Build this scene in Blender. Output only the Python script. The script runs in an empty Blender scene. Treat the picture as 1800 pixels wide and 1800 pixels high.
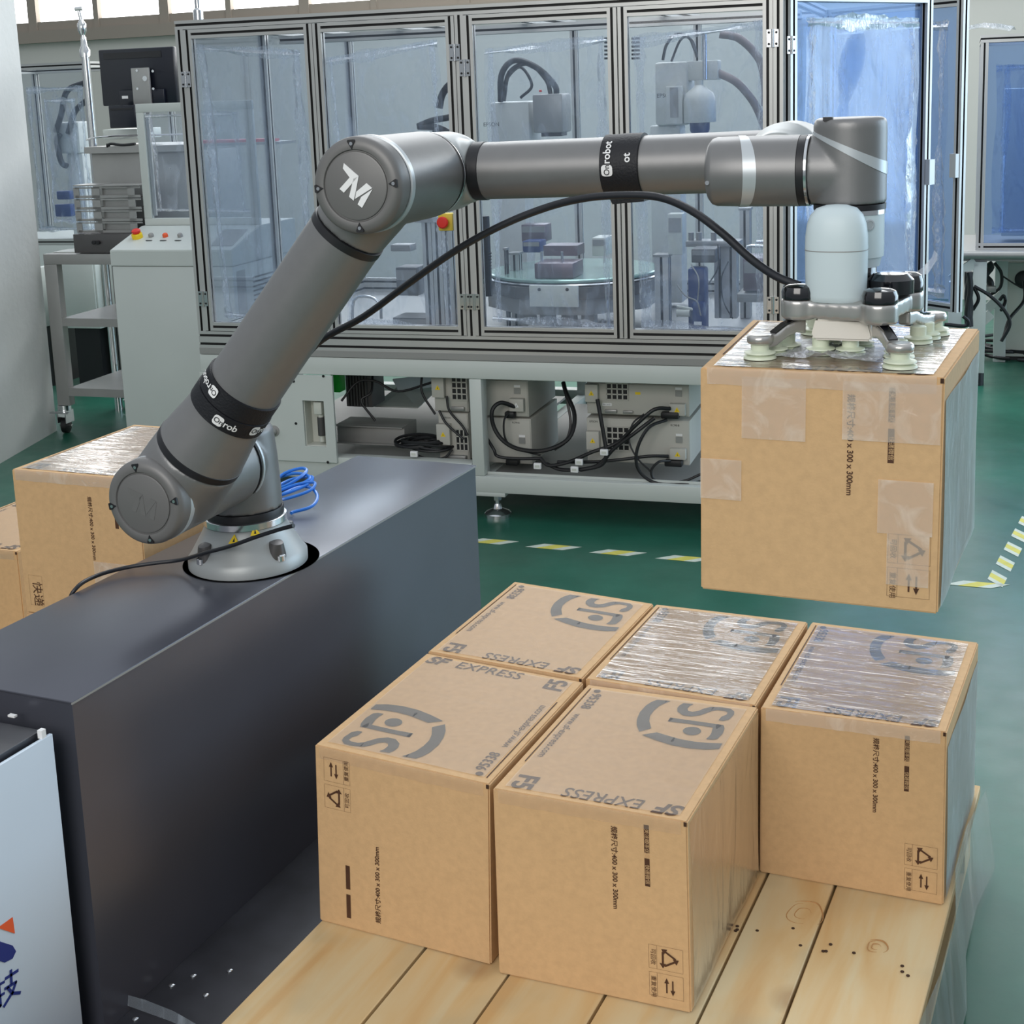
import bpy, bmesh, math, random
from mathutils import Vector as V, Matrix as Mx
random.seed(7)
sc = bpy.context.scene
COL = sc.collection
PI = math.pi
# ------------------------------------------------------------------ camera
CAM = V((0.45308, -1.88392, 1.43582))
FW = V((-0.4013025, 0.8964899, -0.1877823)); RT = V((0.9148826, 0.4021970, -0.0350357)); UP = V((-0.0441164, 0.1858586, 0.9815856))
FPX, PX, PY = 2484.031, 911.872, 635.216
cd = bpy.data.cameras.new('camera'); cam = bpy.data.objects.new('camera', cd); COL.objects.link(cam)
cam.matrix_world = Mx(((RT.x, UP.x, -FW.x, CAM.x), (RT.y, UP.y, -FW.y, CAM.y), (RT.z, UP.z, -FW.z, CAM.z), (0, 0, 0, 1)))
cd.sensor_width = 36; cd.lens = FPX / 1800 * 36
cd.shift_x = (900 - PX) / 1800; cd.shift_y = (PY - 900) / 1800
cd.clip_start = .05; cd.clip_end = 60
sc.camera = cam
sc.view_settings.view_transform = 'Standard'; sc.view_settings.look = 'None'
sc.view_settings.exposure = 0.0; sc.view_settings.gamma = 1.0; sc.view_settings.use_curve_mapping = False
sc.cycles.transparent_max_bounces = 40; sc.cycles.max_bounces = 8
# ------------------------------------------------------------------ daylight (hall open above, cool sky)
w = bpy.data.worlds.new('daylight'); sc.world = w; w.use_nodes = True
nt = w.node_tree; bg = nt.nodes['Background']
tc = nt.nodes.new('ShaderNodeTexCoord'); sx = nt.nodes.new('ShaderNodeSeparateXYZ'); cr = nt.nodes.new('ShaderNodeValToRGB')
nt.links.new(tc.outputs['Generated'], sx.inputs[0]); nt.links.new(sx.outputs['Z'], cr.inputs[0]); nt.links.new(cr.outputs[0], bg.inputs[0])
cr.color_ramp.elements[0].position = 0.0; cr.color_ramp.elements[0].color = (.30, .33, .36, 1)
cr.color_ramp.elements[1].position = 0.9; cr.color_ramp.elements[1].color = (.80, .86, .93, 1)
bg.inputs[1].default_value = .92
def area(name, loc, to, sx_, sy_, power, col):
    l = bpy.data.lights.new(name, 'AREA'); l.shape = 'RECTANGLE'; l.size = sx_; l.size_y = sy_; l.energy = power; l.color = col
    o = bpy.data.objects.new(name, l); COL.objects.link(o); o.location = loc
    o.rotation_euler = (V(to) - V(loc)).to_track_quat('-Z', 'Y').to_euler(); return o
area('camera_side_fill', (-.2, -4.4, 3.0), (-.4, .8, .5), 3.6, 2.4, 135, (1, .97, .93))  # fill added behind the camera to brighten the front faces, no real ceiling lamp
area('back_hall_fill', (-2.2, 4.6, 4.4), (-1.8, 5.0, 0), 5.0, 2.4, 190, (.95, .98, 1))  # unseen fill added over the back to lift the wall and machine interior
area('open_gate_daylight', (4.6, 5.0, 2.2), (0, .8, .3), 5.0, 3.8, 260, (.62, .82, 1))

# ------------------------------------------------------------------ geometry of the camera rays (used to measure positions)
def ray(u, v): return FW + RT * ((u - PX) / FPX) - UP * ((v - PY) / FPX)
def onpl(u, v, p, n):
    d = ray(u, v); n = V(n); return CAM + d * ((V(p) - CAM).dot(n) / d.dot(n))
def onz(u, v, z): return onpl(u, v, (0, 0, z), (0, 0, 1))
MR = 0.1112
MT = V((math.cos(MR), math.sin(MR), 0)); MN = V((-math.sin(MR), math.cos(MR), 0))
P0 = CAM + MN * 4.38772; P0.z = 0
MM = Mx.Translation(P0) @ Mx.Rotation(MR, 4, 'Z')          # machine frame: s along its front, d into it, z up
def mp(u, v, d=0.0):                                          # point of the machine frame at depth d
    w_ = onpl(u, v, P0 + MN * d, MN) - P0; return V((w_.dot(MT), d, w_.z))
def toM(p): w_ = p - P0; return V((w_.dot(MT), w_.dot(MN), w_.z))

# ------------------------------------------------------------------ materials
MAT = {}
def lin(c): return tuple((x / 12.92 if x <= .04045 else ((x + .055) / 1.055) ** 2.4) for x in [k / 255 for k in c]) + (1,)
def mat(name, rgb, rough=.5, metal=0, spec=.5, coat=0, noise=0, nscale=30, bump=0, bscale=60, emit=0, aniso=None, crough=.1, rgb2=None):
    m = bpy.data.materials.new(name); m.use_nodes = True; t = m.node_tree; b = t.nodes['Principled BSDF']; MAT[name] = m
    c = lin(rgb); b.inputs['Base Color'].default_value = c; b.inputs['Roughness'].default_value = rough; b.inputs['Metallic'].default_value = metal
    b.inputs['Specular IOR Level'].default_value = spec; b.inputs['Coat Weight'].default_value = coat; b.inputs['Coat Roughness'].default_value = crough
    co = t.nodes.new('ShaderNodeTexCoord'); mpn = t.nodes.new('ShaderNodeMapping'); t.links.new(co.outputs['Object'], mpn.inputs[0])
    if aniso: mpn.inputs['Scale'].default_value = aniso
    if noise:
        n = t.nodes.new('ShaderNodeTexNoise'); n.inputs['Scale'].default_value = nscale; n.inputs['Detail'].default_value = 5
        t.links.new(mpn.outputs[0], n.inputs['Vector'])
        r = t.nodes.new('ShaderNodeValToRGB'); r.color_ramp.elements[0].position = .3; r.color_ramp.elements[1].position = .7
        c2 = lin(rgb2) if rgb2 else tuple(x * (1 - noise) for x in c[:3]) + (1,)
        r.color_ramp.elements[0].color = c2; r.color_ramp.elements[1].color = c
        t.links.new(n.outputs[0], r.inputs[0]); t.links.new(r.outputs[0], b.inputs['Base Color'])
    if bump:
        n = t.nodes.new('ShaderNodeTexNoise'); n.inputs['Scale'].default_value = bscale; n.inputs['Detail'].default_value = 3
        t.links.new(mpn.outputs[0], n.inputs['Vector']); bp = t.nodes.new('ShaderNodeBump'); bp.inputs['Strength'].default_value = bump
        bp.inputs['Distance'].default_value = .01; t.links.new(n.outputs[0], bp.inputs['Height']); t.links.new(bp.outputs[0], b.inputs['Normal'])
        if coat: t.links.new(bp.outputs[0], b.inputs['Coat Normal'])
    if emit: b.inputs['Emission Color'].default_value = c; b.inputs['Emission Strength'].default_value = emit
    return m
def clear(name, tint, body, fbody, rough, gfac, bump=0, bscale=20, aniso=None, dist=.01, streak=None):
    """thin clear sheet: transparent + a little milky body + gloss, with wrinkle relief"""
    m = bpy.data.materials.new(name); m.use_nodes = True; t = m.node_tree; MAT[name] = m
    for n in list(t.nodes):
        if n.type != 'OUTPUT_MATERIAL': t.nodes.remove(n)
    out = t.nodes['Material Output']
    tr = t.nodes.new('ShaderNodeBsdfTransparent'); tr.inputs[0].default_value = tint + (1,)
    df = t.nodes.new('ShaderNodeBsdfDiffuse'); df.inputs[0].default_value = body + (1,)
    gl = t.nodes.new('ShaderNodeBsdfGlossy'); gl.inputs['Roughness'].default_value = rough
    m1 = t.nodes.new('ShaderNodeMixShader'); m1.inputs[0].default_value = fbody; t.links.new(tr.outputs[0], m1.inputs[1]); t.links.new(df.outputs[0], m1.inputs[2])
    m2 = t.nodes.new('ShaderNodeMixShader'); t.links.new(m1.outputs[0], m2.inputs[1]); t.links.new(gl.outputs[0], m2.inputs[2])
    fr = t.nodes.new('ShaderNodeFresnel'); fr.inputs[0].default_value = 1.35
    mth = t.nodes.new('ShaderNodeMath'); mth.operation = 'MULTIPLY_ADD'; mth.inputs[1].default_value = gfac; mth.inputs[2].default_value = .015 * gfac; mth.use_clamp = True
    t.links.new(fr.outputs[0], mth.inputs[0]); t.links.new(mth.outputs[0], m2.inputs[0]); t.links.new(m2.outputs[0], out.inputs[0])
    co = t.nodes.new('ShaderNodeTexCoord'); mpn = t.nodes.new('ShaderNodeMapping'); t.links.new(co.outputs['Object'], mpn.inputs[0])
    if aniso: mpn.inputs['Scale'].default_value = aniso
    if bump:
        n = t.nodes.new('ShaderNodeTexNoise'); n.inputs['Scale'].default_value = bscale; n.inputs['Detail'].default_value = 4; n.inputs['Distortion'].default_value = .6
        t.links.new(mpn.outputs[0], n.inputs['Vector']); bp = t.nodes.new('ShaderNodeBump'); bp.inputs['Strength'].default_value = bump; bp.inputs['Distance'].default_value = dist
        t.links.new(n.outputs[0], bp.inputs['Height']); t.links.new(bp.outputs[0], gl.inputs['Normal'])
        if streak:   # crinkles scatter light: milky where the sheet is creased
            n2 = t.nodes.new('ShaderNodeTexNoise'); n2.inputs['Scale'].default_value = bscale * .7; n2.inputs['Detail'].default_value = 6; n2.inputs['Distortion'].default_value = 1.5
            t.links.new(mpn.outputs[0], n2.inputs['Vector'])
            r = t.nodes.new('ShaderNodeMapRange'); r.inputs[1].default_value = .5; r.inputs[2].default_value = .72; r.inputs[3].default_value = fbody; r.inputs[4].default_value = streak
            t.links.new(n2.outputs[0], r.inputs[0]); t.links.new(r.outputs[0], m1.inputs[0])
    return m
mat('alu', (196, 196, 194), .38, .55, noise=.06, nscale=6)
mat('slot', (14, 14, 16), .6)
mat('white_paint', (196, 202, 198), .42, noise=.04, nscale=5)
mat('cream_paint', (205, 207, 198), .45, noise=.04, nscale=6)
mat('steel_dark', (84, 86, 96), .3, .35, coat=.35, noise=.12, nscale=4, crough=.25)
mat('platform_black', (52, 53, 60), .42, .3, noise=.45, nscale=14)
mat('rubber', (16, 17, 20), .5)
mat('hose_black', (28, 30, 36), .42)
mat('strap_black', (14, 15, 22), .6, bump=.15, bscale=300)
mat('robot_gray', (126, 126, 126), .40, .45, noise=.04, nscale=60, bump=.03, bscale=900)
mat('robot_cap', (112, 111, 110), .45, .25, bump=.03, bscale=900)
mat('robot_light', (160, 164, 164), .42, .3)
mat('robot_silver', (190, 196, 200), .35, .4)
mat('chrome', (210, 212, 214), .16, .95)
mat('seal_black', (24, 24, 28), .45)
mat('camera_shell', (196, 210, 214), .45, noise=.02)
mat('grip_silver', (188, 186, 182), .28, .75, noise=.04)
mat('grip_black', (12, 13, 18), .12, coat=.8)
mat('grip_beige', (214, 210, 200), .5)
mat('cup_rubber', (206, 214, 192), .35, spec=.4)
mat('alu_bright', (226, 226, 224), .4, .3)
mat('white_print', (232, 232, 232), .5)
mat('print_brown', (78, 46, 24), .7, noise=.25, nscale=60)
mat('print_gray', (66, 62, 60), .6, noise=.3, nscale=40)
mat('cardboard', (206, 168, 122), .75, noise=.10, nscale=90, bump=.05, bscale=300)
mat('cardboard_edge', (186, 138, 86), .8, noise=.2, nscale=200)
mat('inside_dark', (60, 38, 22), .9)
mat('blue_hose', (32, 118, 214), .3, coat=.3)
mat('blue_dark', (20, 52, 110), .4)
mat('sign_white', (206, 218, 230), .45)
mat('sign_blue', (22, 44, 120), .5)
mat('sign_orange', (232, 92, 48), .5)
mat('yellow', (236, 202, 28), .5)
mat('red', (214, 44, 34), .4)
mat('green_box', (30, 190, 60), .5)
mat('tape_yellow', (214, 205, 96), .6, noise=.15, nscale=40)
mat('tape_white', (206, 214, 200), .6, noise=.15, nscale=40)
mat('controller', (186, 184, 176), .5, noise=.05, nscale=10)
mat('controller_side', (92, 92, 92), .5)
mat('plate_gray', (150, 150, 148), .45, .2)
mat('screen_black', (18, 22, 34), .3)
mat('stainless', (158, 158, 156), .38, .35, noise=.1, nscale=8)
mat('stainless_dark', (92, 90, 90), .4, .5)
mat('concrete_paint', (206, 208, 206), .8, noise=.10, nscale=3, bump=.15, bscale=30)
mat('wall_paint', (202, 200, 192), .85, noise=.05, nscale=2)
mat('window_frame', (150, 140, 128), .6)
mat('sky_glow', (255, 255, 255), .5, emit=5.0)
mat('shelf_pink', (214, 70, 90), .5)
mat('robot_scara', (206, 208, 204), .45)
mat('purple_plate', (120, 108, 116), .35, .5)
mat('pink_hose', (150, 140, 140), .5)
mat('glass_green', (150, 180, 170), .15, .3)
clear('pane', (.93, .955, .98), (.50, .60, .78), .045, .02, .4)
clear('pane_blue', (.66, .77, .94), (.22, .32, .54), .12, .05, .2)
clear('film', (.95, .965, .985), (.62, .70, .82), .07, .30, .45, bump=1.0, bscale=22, aniso=(1, 1, .45), dist=.02, streak=.34)
clear('film_blue', (.86, .92, 1.0), (.26, .36, .56), .14, .5, .2, bump=.6, bscale=16, aniso=(1, 1, .4), dist=.01, streak=.42)
clear('film_fold', (.92, .94, .97), (.86, .89, .94), .20, .28, .55, bump=1.0, bscale=110, aniso=(1, 1, .35), dist=.006, streak=.75)
clear('tape_clear', (.99, .985, .97), (.95, .82, .68), .14, .16, 1.1, bump=.4, bscale=16, aniso=(.35, 3.5, 1), dist=.004, streak=.17)
clear('tape_matte', (.99, .985, .97), (.92, .80, .66), .10, .42, .5, bump=.25, bscale=12, aniso=(.35, 2.5, 1), dist=.004, streak=.13)
clear('tape_glossy', (.98, .97, .95), (.92, .82, .70), .10, .09, 1.8, bump=.5, bscale=18, aniso=(.4, 3.5, 1), dist=.006, streak=.32)
clear('tape_patch', (.96, .94, .92), (.97, .85, .72), .28, .22, .8, bump=.6, bscale=30, dist=.006, streak=.5)
clear('wrap_side', (.80, .81, .84), (.50, .56, .62), .22, .3, 1.0, bump=.5, bscale=24, aniso=(1, 1, .5), dist=.01, streak=.5)
clear('wrap_soft', (.93, .90, .86), (.66, .54, .42), .10, .25, 1.0, bump=.6, bscale=14, aniso=(1, 1, .3), dist=.01, streak=.30)

def wood(name):
    m = mat(name, (218, 184, 128), .62)
    t = m.node_tree; b = t.nodes['Principled BSDF']; N = t.nodes.new; L = t.links.new
    co = N('ShaderNodeTexCoord'); oi = N('ShaderNodeObjectInfo'); ad = N('ShaderNodeVectorMath'); ad.operation = 'ADD'
    L(co.outputs['Object'], ad.inputs[0]); cx_ = N('ShaderNodeCombineXYZ'); ml = N('ShaderNodeMath'); ml.operation = 'MULTIPLY'; ml.inputs[1].default_value = 9
    L(oi.outputs['Random'], ml.inputs[0]); L(ml.outputs[0], cx_.inputs[0]); L(ml.outputs[0], cx_.inputs[1]); L(cx_.outputs[0], ad.inputs[1])
    mp1 = N('ShaderNodeMapping'); mp1.inputs['Scale'].default_value = (14, 1.6, 6); L(ad.outputs[0], mp1.inputs[0])
    n1 = N('ShaderNodeTexNoise'); n1.inputs['Scale'].default_value = 1.5; n1.inputs['Detail'].default_value = 6; n1.inputs['Distortion'].default_value = .8; L(mp1.outputs[0], n1.inputs['Vector'])
    r1 = N('ShaderNodeValToRGB'); e = r1.color_ramp.elements; e[0].position = .30; e[0].color = lin((198, 160, 108)); e[1].position = .66; e[1].color = lin((206, 186, 146))
    x = e.new(.46); x.color = lin((204, 174, 126)); L(n1.outputs[0], r1.inputs[0])
    n2 = N('ShaderNodeTexNoise'); n2.inputs['Scale'].default_value = 5; n2.inputs['Detail'].default_value = 3; L(ad.outputs[0], n2.inputs['Vector'])
    r2 = N('ShaderNodeMapRange'); r2.inputs[1].default_value = .5; r2.inputs[2].default_value = .75; r2.inputs[3].default_value = 0; r2.inputs[4].default_value = .6; L(n2.outputs[0], r2.inputs[0])
    mx = N('ShaderNodeMix'); mx.data_type = 'RGBA'; mx.inputs[7].default_value = lin((158, 152, 126)); L(r2.outputs[0], mx.inputs[0]); L(r1.outputs[0], mx.inputs[6])
    vo = N('ShaderNodeTexVoronoi'); vo.inputs['Scale'].default_value = 3.2; L(ad.outputs[0], vo.inputs['Vector'])
    r3 = N('ShaderNodeValToRGB'); e = r3.color_ramp.elements; e[0].position = .05; e[0].color = (.36, .2, .1, 1); e[1].position = .13; e[1].color = (1, 1, 1, 1); L(vo.outputs['Distance'], r3.inputs[0])
    m3 = N('ShaderNodeMix'); m3.data_type = 'RGBA'; m3.blend_type = 'MULTIPLY'; m3.inputs[0].default_value = .45; L(mx.outputs[2], m3.inputs[6]); L(r3.outputs[0], m3.inputs[7])
    L(m3.outputs[2], b.inputs['Base Color'])
wood('pine')
def floor_mat():
    m = mat('floor_green', (24, 92, 70), .3, coat=.35, crough=.3)
    t = m.node_tree; b = t.nodes['Principled BSDF']; N = t.nodes.new; L = t.links.new
    co = N('ShaderNodeTexCoord'); n = N('ShaderNodeTexNoise'); n.inputs['Scale'].default_value = 1.4; n.inputs['Detail'].default_value = 8; n.inputs['Roughness'].default_value = .65
    L(co.outputs['Object'], n.inputs['Vector']); r = N('ShaderNodeValToRGB'); e = r.color_ramp.elements
    e[0].position = .3; e[0].color = lin((16, 72, 56)); e[1].position = .72; e[1].color = lin((34, 104, 84)); L(n.outputs[0], r.inputs[0]); L(r.outputs[0], b.inputs['Base Color'])
    n2 = N('ShaderNodeTexNoise'); n2.inputs['Scale'].default_value = 9; n2.inputs['Detail'].default_value = 6; L(co.outputs['Object'], n2.inputs['Vector'])
    mr = N('ShaderNodeMapRange'); mr.inputs[3].default_value = .22; mr.inputs[4].default_value = .5; L(n2.outputs[0], mr.inputs[0]); L(mr.outputs[0], b.inputs['Roughness'])
    bp = N('ShaderNodeBump'); bp.inputs['Strength'].default_value = .25; bp.inputs['Distance'].default_value = .004; L(n2.outputs[0], bp.inputs['Height']); L(bp.outputs[0], b.inputs['Normal'])
floor_mat()

# ------------------------------------------------------------------ mesh building
class MB:
    def __init__(s, *mats): s.b = bmesh.new(); s.mats = list(mats) or ['alu']; s.smooth = True
    def mi(s, m):
        if m is None: return 0
        if m not in s.mats: s.mats.append(m)
        return s.mats.index(m)
    def _face(s, vs, m=0, flat=False):
        try: f = s.b.faces.new(vs)
        except ValueError: return None
        f.material_index = m; f.smooth = not flat; return f
    def box(s, a, b, m=None, bev=0, X=None):
        a = V(a); b = V(b); i = s.mi(m)
        vs = [s.b.verts.new(((a.x, b.x)[k & 1], (a.y, b.y)[k >> 1 & 1], (a.z, b.z)[k >> 2])) for k in range(8)]
        fs = [s._face([vs[k] for k in q], i) for q in ((0, 2, 3, 1), (4, 5, 7, 6), (0, 1, 5, 4), (2, 6, 7, 3), (0, 4, 6, 2), (1, 3, 7, 5))]
        if bev:
            es = {e for f in fs for e in f.edges}
            r = bmesh.ops.bevel(s.b, geom=list(es), offset=bev, segments=2, affect='EDGES', profile=.5, material=-1)
            vs = list({v for f in r['faces'] for v in f.verts} | {v for v in vs if v.is_valid})
        if X is not None:
            for v in vs: v.co = X @ v.co
        return s
    def cbox(s, c, d, m=None, bev=0, X=None):
        c = V(c); d = V(d) / 2; return s.box(c - d, c + d, m, bev, X)
    def lathe(s, prof, o=(0, 0, 0), ax=(0, 0, 1), seg=48, m=None, a0=0, a1=2 * PI, caps=True):
        o = V(o); ax = V(ax).normalized(); q = ax.to_track_quat('Z', 'Y'); ex = q @ V((1, 0, 0)); ey = q @ V((0, 1, 0)); i = s.mi(m)
        rings = []
        for r, d in prof:
            if r < 1e-6: rings.append([s.b.verts.new(o + ax * d)])
            else: rings.append([s.b.verts.new(o + ax * d + (ex * math.cos(t) + ey * math.sin(t)) * r) for t in [2 * PI * k / seg for k in range(seg)]])
        for A, B in zip(rings, rings[1:]):
            for k in range(seg):
                k2 = (k + 1) % seg
                vs = [A[k % len(A)], A[k2 % len(A)], B[k2 % len(B)], B[k % len(B)]]; u = []
                for v in vs:
                    if v not in u: u.append(v)
                if len(u) > 2: s._face(u, i)
        if caps:
            if len(rings[0]) > 1: s._face(rings[0][::-1], i)
            if len(rings[-1]) > 1: s._face(rings[-1], i)
        return s
    def cyl(s, p, q, r, m=None, seg=20, r2=None):
        p = V(p); q = V(q); L = (q - p).length; return s.lathe([(r, 0), (r if r2 is None else r2, L)], p, q - p, seg, m)
    def tube(s, pts, r, m=None, seg=8, sub=6, closed=False):
        pts = [V(p) for p in pts]; out = []; i = s.mi(m)
        if sub > 1 and len(pts) > 2:
            P = [pts[0] * 2 - pts[1]] + pts + [pts[-1] * 2 - pts[-2]]
            for k in range(1, len(P) - 2):
                for j in range(sub):
                    t = j / sub; a, b, c, d = P[k - 1:k + 3]
                    out.append(.5 * (2 * b + (c - a) * t + (2 * a - 5 * b + 4 * c - d) * t * t + (3 * b - a - 3 * c + d) * t ** 3))
            out.append(pts[-1])
        else: out = pts
        rings = []; nrm = None
        for k, p in enumerate(out):
            tg = (out[min(k + 1, len(out) - 1)] - out[max(k - 1, 0)]).normalized()
            if nrm is None: nrm = tg.orthogonal().normalized()
            nrm = (nrm - tg * nrm.dot(tg)); nrm = nrm.normalized() if nrm.length > 1e-6 else tg.orthogonal().normalized()
            bn = tg.cross(nrm); rr = r(k / (len(out) - 1)) if callable(r) else r
            rings.append([s.b.verts.new(p + (nrm * math.cos(a) + bn * math.sin(a)) * rr) for a in [2 * PI * j / seg for j in range(seg)]])
        for A, B in zip(rings, rings[1:]):
            for k in range(seg): s._face([A[k], A[(k + 1) % seg], B[(k + 1) % seg], B[k]], i)
        s._face(rings[0][::-1], i); s._face(rings[-1], i); return s
    def prism(s, pts, ext, m=None, flat=True):
        """closed polygon of 3-D points, extruded by the vector ext"""
        ext = V(ext); i = s.mi(m); A = [s.b.verts.new(V(p)) for p in pts]; B = [s.b.verts.new(V(p) + ext) for p in pts]
        s._face(A[::-1], i); s._face(B, i)
        for k in range(len(A)): s._face([A[k], A[(k + 1) % len(A)], B[(k + 1) % len(A)], B[k]], i)
        return s
    def quad(s, a, b, c, d, m=None): s._face([s.b.verts.new(V(p)) for p in (a, b, c, d)], s.mi(m)); return s
    def alu(s, p, q, w_=.03, h_=.03, u=(0, 0, 1)):
        """slotted aluminium extrusion from p to q; w_ along u, h_ across"""
        p = V(p); q = V(q); ax = (q - p).normalized(); u = V(u); u = (u - ax * u.dot(ax)).normalized(); v = ax.cross(u)
        ia = s.mi('alu'); ib = s.mi('slot'); poly = []; mk = []
        def side(a, b, inn):
            L = (b - a).length; n = max(1, round(L / .032)); d = (b - a).normalized(); g = .0042
            poly.append(a); mk.append(0)
            for k in range(n):
                c = a + d * (L * (k + .5) / n)
                poly.extend([c - d * g, c - d * g + inn * .007, c + d * g + inn * .007, c + d * g]); mk.extend([1, 1, 1, 0])
            mk[-4 * n - 1] = 0
        H = [V((-w_ / 2, -h_ / 2)), V((w_ / 2, -h_ / 2)), V((w_ / 2, h_ / 2)), V((-w_ / 2, h_ / 2))]; I = [V((0, 1)), V((-1, 0)), V((0, -1)), V((1, 0))]
        for k in range(4): side(H[k], H[(k + 1) % 4], I[k])
        A = [s.b.verts.new(p + u * c.x + v * c.y) for c in poly]; B = [s.b.verts.new(q + u * c.x + v * c.y) for c in poly]; n = len(poly)
        for k in range(n): s._face([A[k], A[(k + 1) % n], B[(k + 1) % n], B[k]], ib if mk[k] else ia, True)
        s._face(A[::-1], ia, True); s._face(B, ia, True); return s
ROOT = {}
def tag(o, label, cat, group=None, kind=None):
    o['label'] = label; o['category'] = cat
    if group: o['group'] = group
    if kind: o['kind'] = kind
    return o
def thing(name, label, cat, loc=(0, 0, 0), group=None, A=None):
    A = A or Mx.Identity(4); o = bpy.data.objects.new(name, None); o.empty_display_size = .05; COL.objects.link(o)
    W = A @ Mx.Translation(V(loc)); o.matrix_world = W; ROOT[o.name] = (A, W); o['_'] = 1; del o['_']
    return tag(o, label, cat, group)
def fin(mb, name, A, W, remesh=0, smooth=0, ang=38):
    me = bpy.data.meshes.new(name); bmesh.ops.recalc_face_normals(mb.b, faces=mb.b.faces[:]); mb.b.to_mesh(me); mb.b.free()
    me.transform(W.inverted() @ A)
    for k in mb.mats: me.materials.append(MAT[k])
    if remesh:
        o = bpy.data.objects.new('tmp', me); COL.objects.link(o); md = o.modifiers.new('r', 'REMESH'); md.mode = 'VOXEL'; md.voxel_size = remesh
        if smooth: sm = o.modifiers.new('s', 'SMOOTH'); sm.iterations = smooth; sm.factor = .5
        dg = bpy.context.evaluated_depsgraph_get(); m2 = bpy.data.meshes.new_from_object(o.evaluated_get(dg)); bpy.data.objects.remove(o); me = m2
        me.materials.clear(); me.materials.append(MAT[mb.mats[0]])
        for p in me.polygons: p.use_smooth = True
    else: me.set_sharp_from_angle(angle=math.radians(ang))
    return me
def part(name, mb, parent, mats=None, A=None, **k):
    """a part (or sub-part) of a thing; geometry given in the author frame of its thing"""
    r = parent
    while r.parent: r = r.parent
    A0, W = ROOT[r.name]; A = A if A is not None else A0
    if mats: mb.mats[0] = mats
    W2 = W @ (parent.matrix_basis if parent.parent else Mx.Identity(4))
    o = bpy.data.objects.new(name, fin(mb, name, A, W2, **k)); COL.objects.link(o); o.parent = parent
    return o
def solo(name, mb, label, cat, loc=(0, 0, 0), group=None, A=None, kind=None, **k):
    A = A or Mx.Identity(4); W = A @ Mx.Translation(V(loc)); o = bpy.data.objects.new(name, fin(mb, name, A, W, **k)); COL.objects.link(o); o.matrix_world = W
    ROOT[o.name] = (A, W)
    return tag(o, label, cat, group, kind)
def struct(name, mb, loc=(0, 0, 0)):
    W = Mx.Translation(V(loc)); o = bpy.data.objects.new(name, fin(mb, name, Mx.Identity(4), W)); COL.objects.link(o); o.matrix_world = W; ROOT[o.name] = (Mx.Identity(4), W)
    o['kind'] = 'structure'; return o
def box8(mb, c8, m=None):
    """c8: bottom FL FR BR BL then top FL FR BR BL"""
    i = mb.mi(m); vs = [mb.b.verts.new(V(p)) for p in c8]
    for q in ((3, 2, 1, 0), (4, 5, 6, 7), (0, 1, 5, 4), (1, 2, 6, 5), (2, 3, 7, 6), (3, 0, 4, 7)): mb._face([vs[k] for k in q], i)
    return vs
def text_polys(body, size=1, shear=0, bold=0, spacing=1.0, align='LEFT'):
    c = bpy.data.curves.new('t', 'FONT'); c.body = body; c.size = size; c.shear = shear; c.offset = bold; c.space_character = spacing; c.align_x = align
    c.resolution_u = 3; o = bpy.data.objects.new('t', c); COL.objects.link(o)
    dg = bpy.context.evaluated_depsgraph_get(); dg.update(); me = bpy.data.meshes.new_from_object(o.evaluated_get(dg)); bpy.data.objects.remove(o); bpy.data.curves.remove(c)
    vs = [(v.co.x, v.co.y) for v in me.vertices]; fs = [tuple(p.vertices) for p in me.polygons]; bpy.data.meshes.remove(me); return vs, fs
def put_text(mb, body, size, fn, m=None, **k):
    """fn maps flat (x, y) to a 3-D point"""
    vs, fs = text_polys(body, size, **k); i = mb.mi(m); B = [mb.b.verts.new(fn(x, y)) for x, y in vs]
    for f in fs: mb._face([B[j] for j in f], i, True)
def put_poly(mb, pts, fn, m=None): mb._face([mb.b.verts.new(fn(x, y)) for x, y in pts], mb.mi(m), True)
def put_line(mb, a, b, wd, fn, m=None):
    dx, dy = b[0] - a[0], b[1] - a[1]; L = math.hypot(dx, dy); nx, ny = -dy / L * wd / 2, dx / L * wd / 2
    put_poly(mb, [(a[0] + nx, a[1] + ny), (b[0] + nx, b[1] + ny), (b[0] - nx, b[1] - ny), (a[0] - nx, a[1] - ny)], fn, m)
def rect(mb, x0, y0, x1, y1, wd, fn, m=None):
    for a, b in (((x0, y0), (x1, y0)), ((x1, y0), (x1, y1)), ((x1, y1), (x0, y1)), ((x0, y1), (x0, y0))): put_line(mb, a, b, wd, fn, m)

# ================================================================== SETTING
fl = MB('floor_green'); fl.box((-12, -6, -.1), (8, 9, 0)); struct('floor', fl)
YW = 7.62
wl = MB('wall_paint')
ZS = 2.07
wl.box((-12, YW, 0), (8, YW + .25, ZS)); wl.box((-12, YW, 3.6), (8, YW + .25, 4.6)); wl.box((3.6, YW, ZS), (8, YW + .25, 3.6))
wall = struct('wall_back', wl)
sl = MB('window_frame'); sl.box((-12, YW - .05, ZS - .1), (3.6, YW + .02, ZS)); t_ = struct('trim_1', sl)
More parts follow.
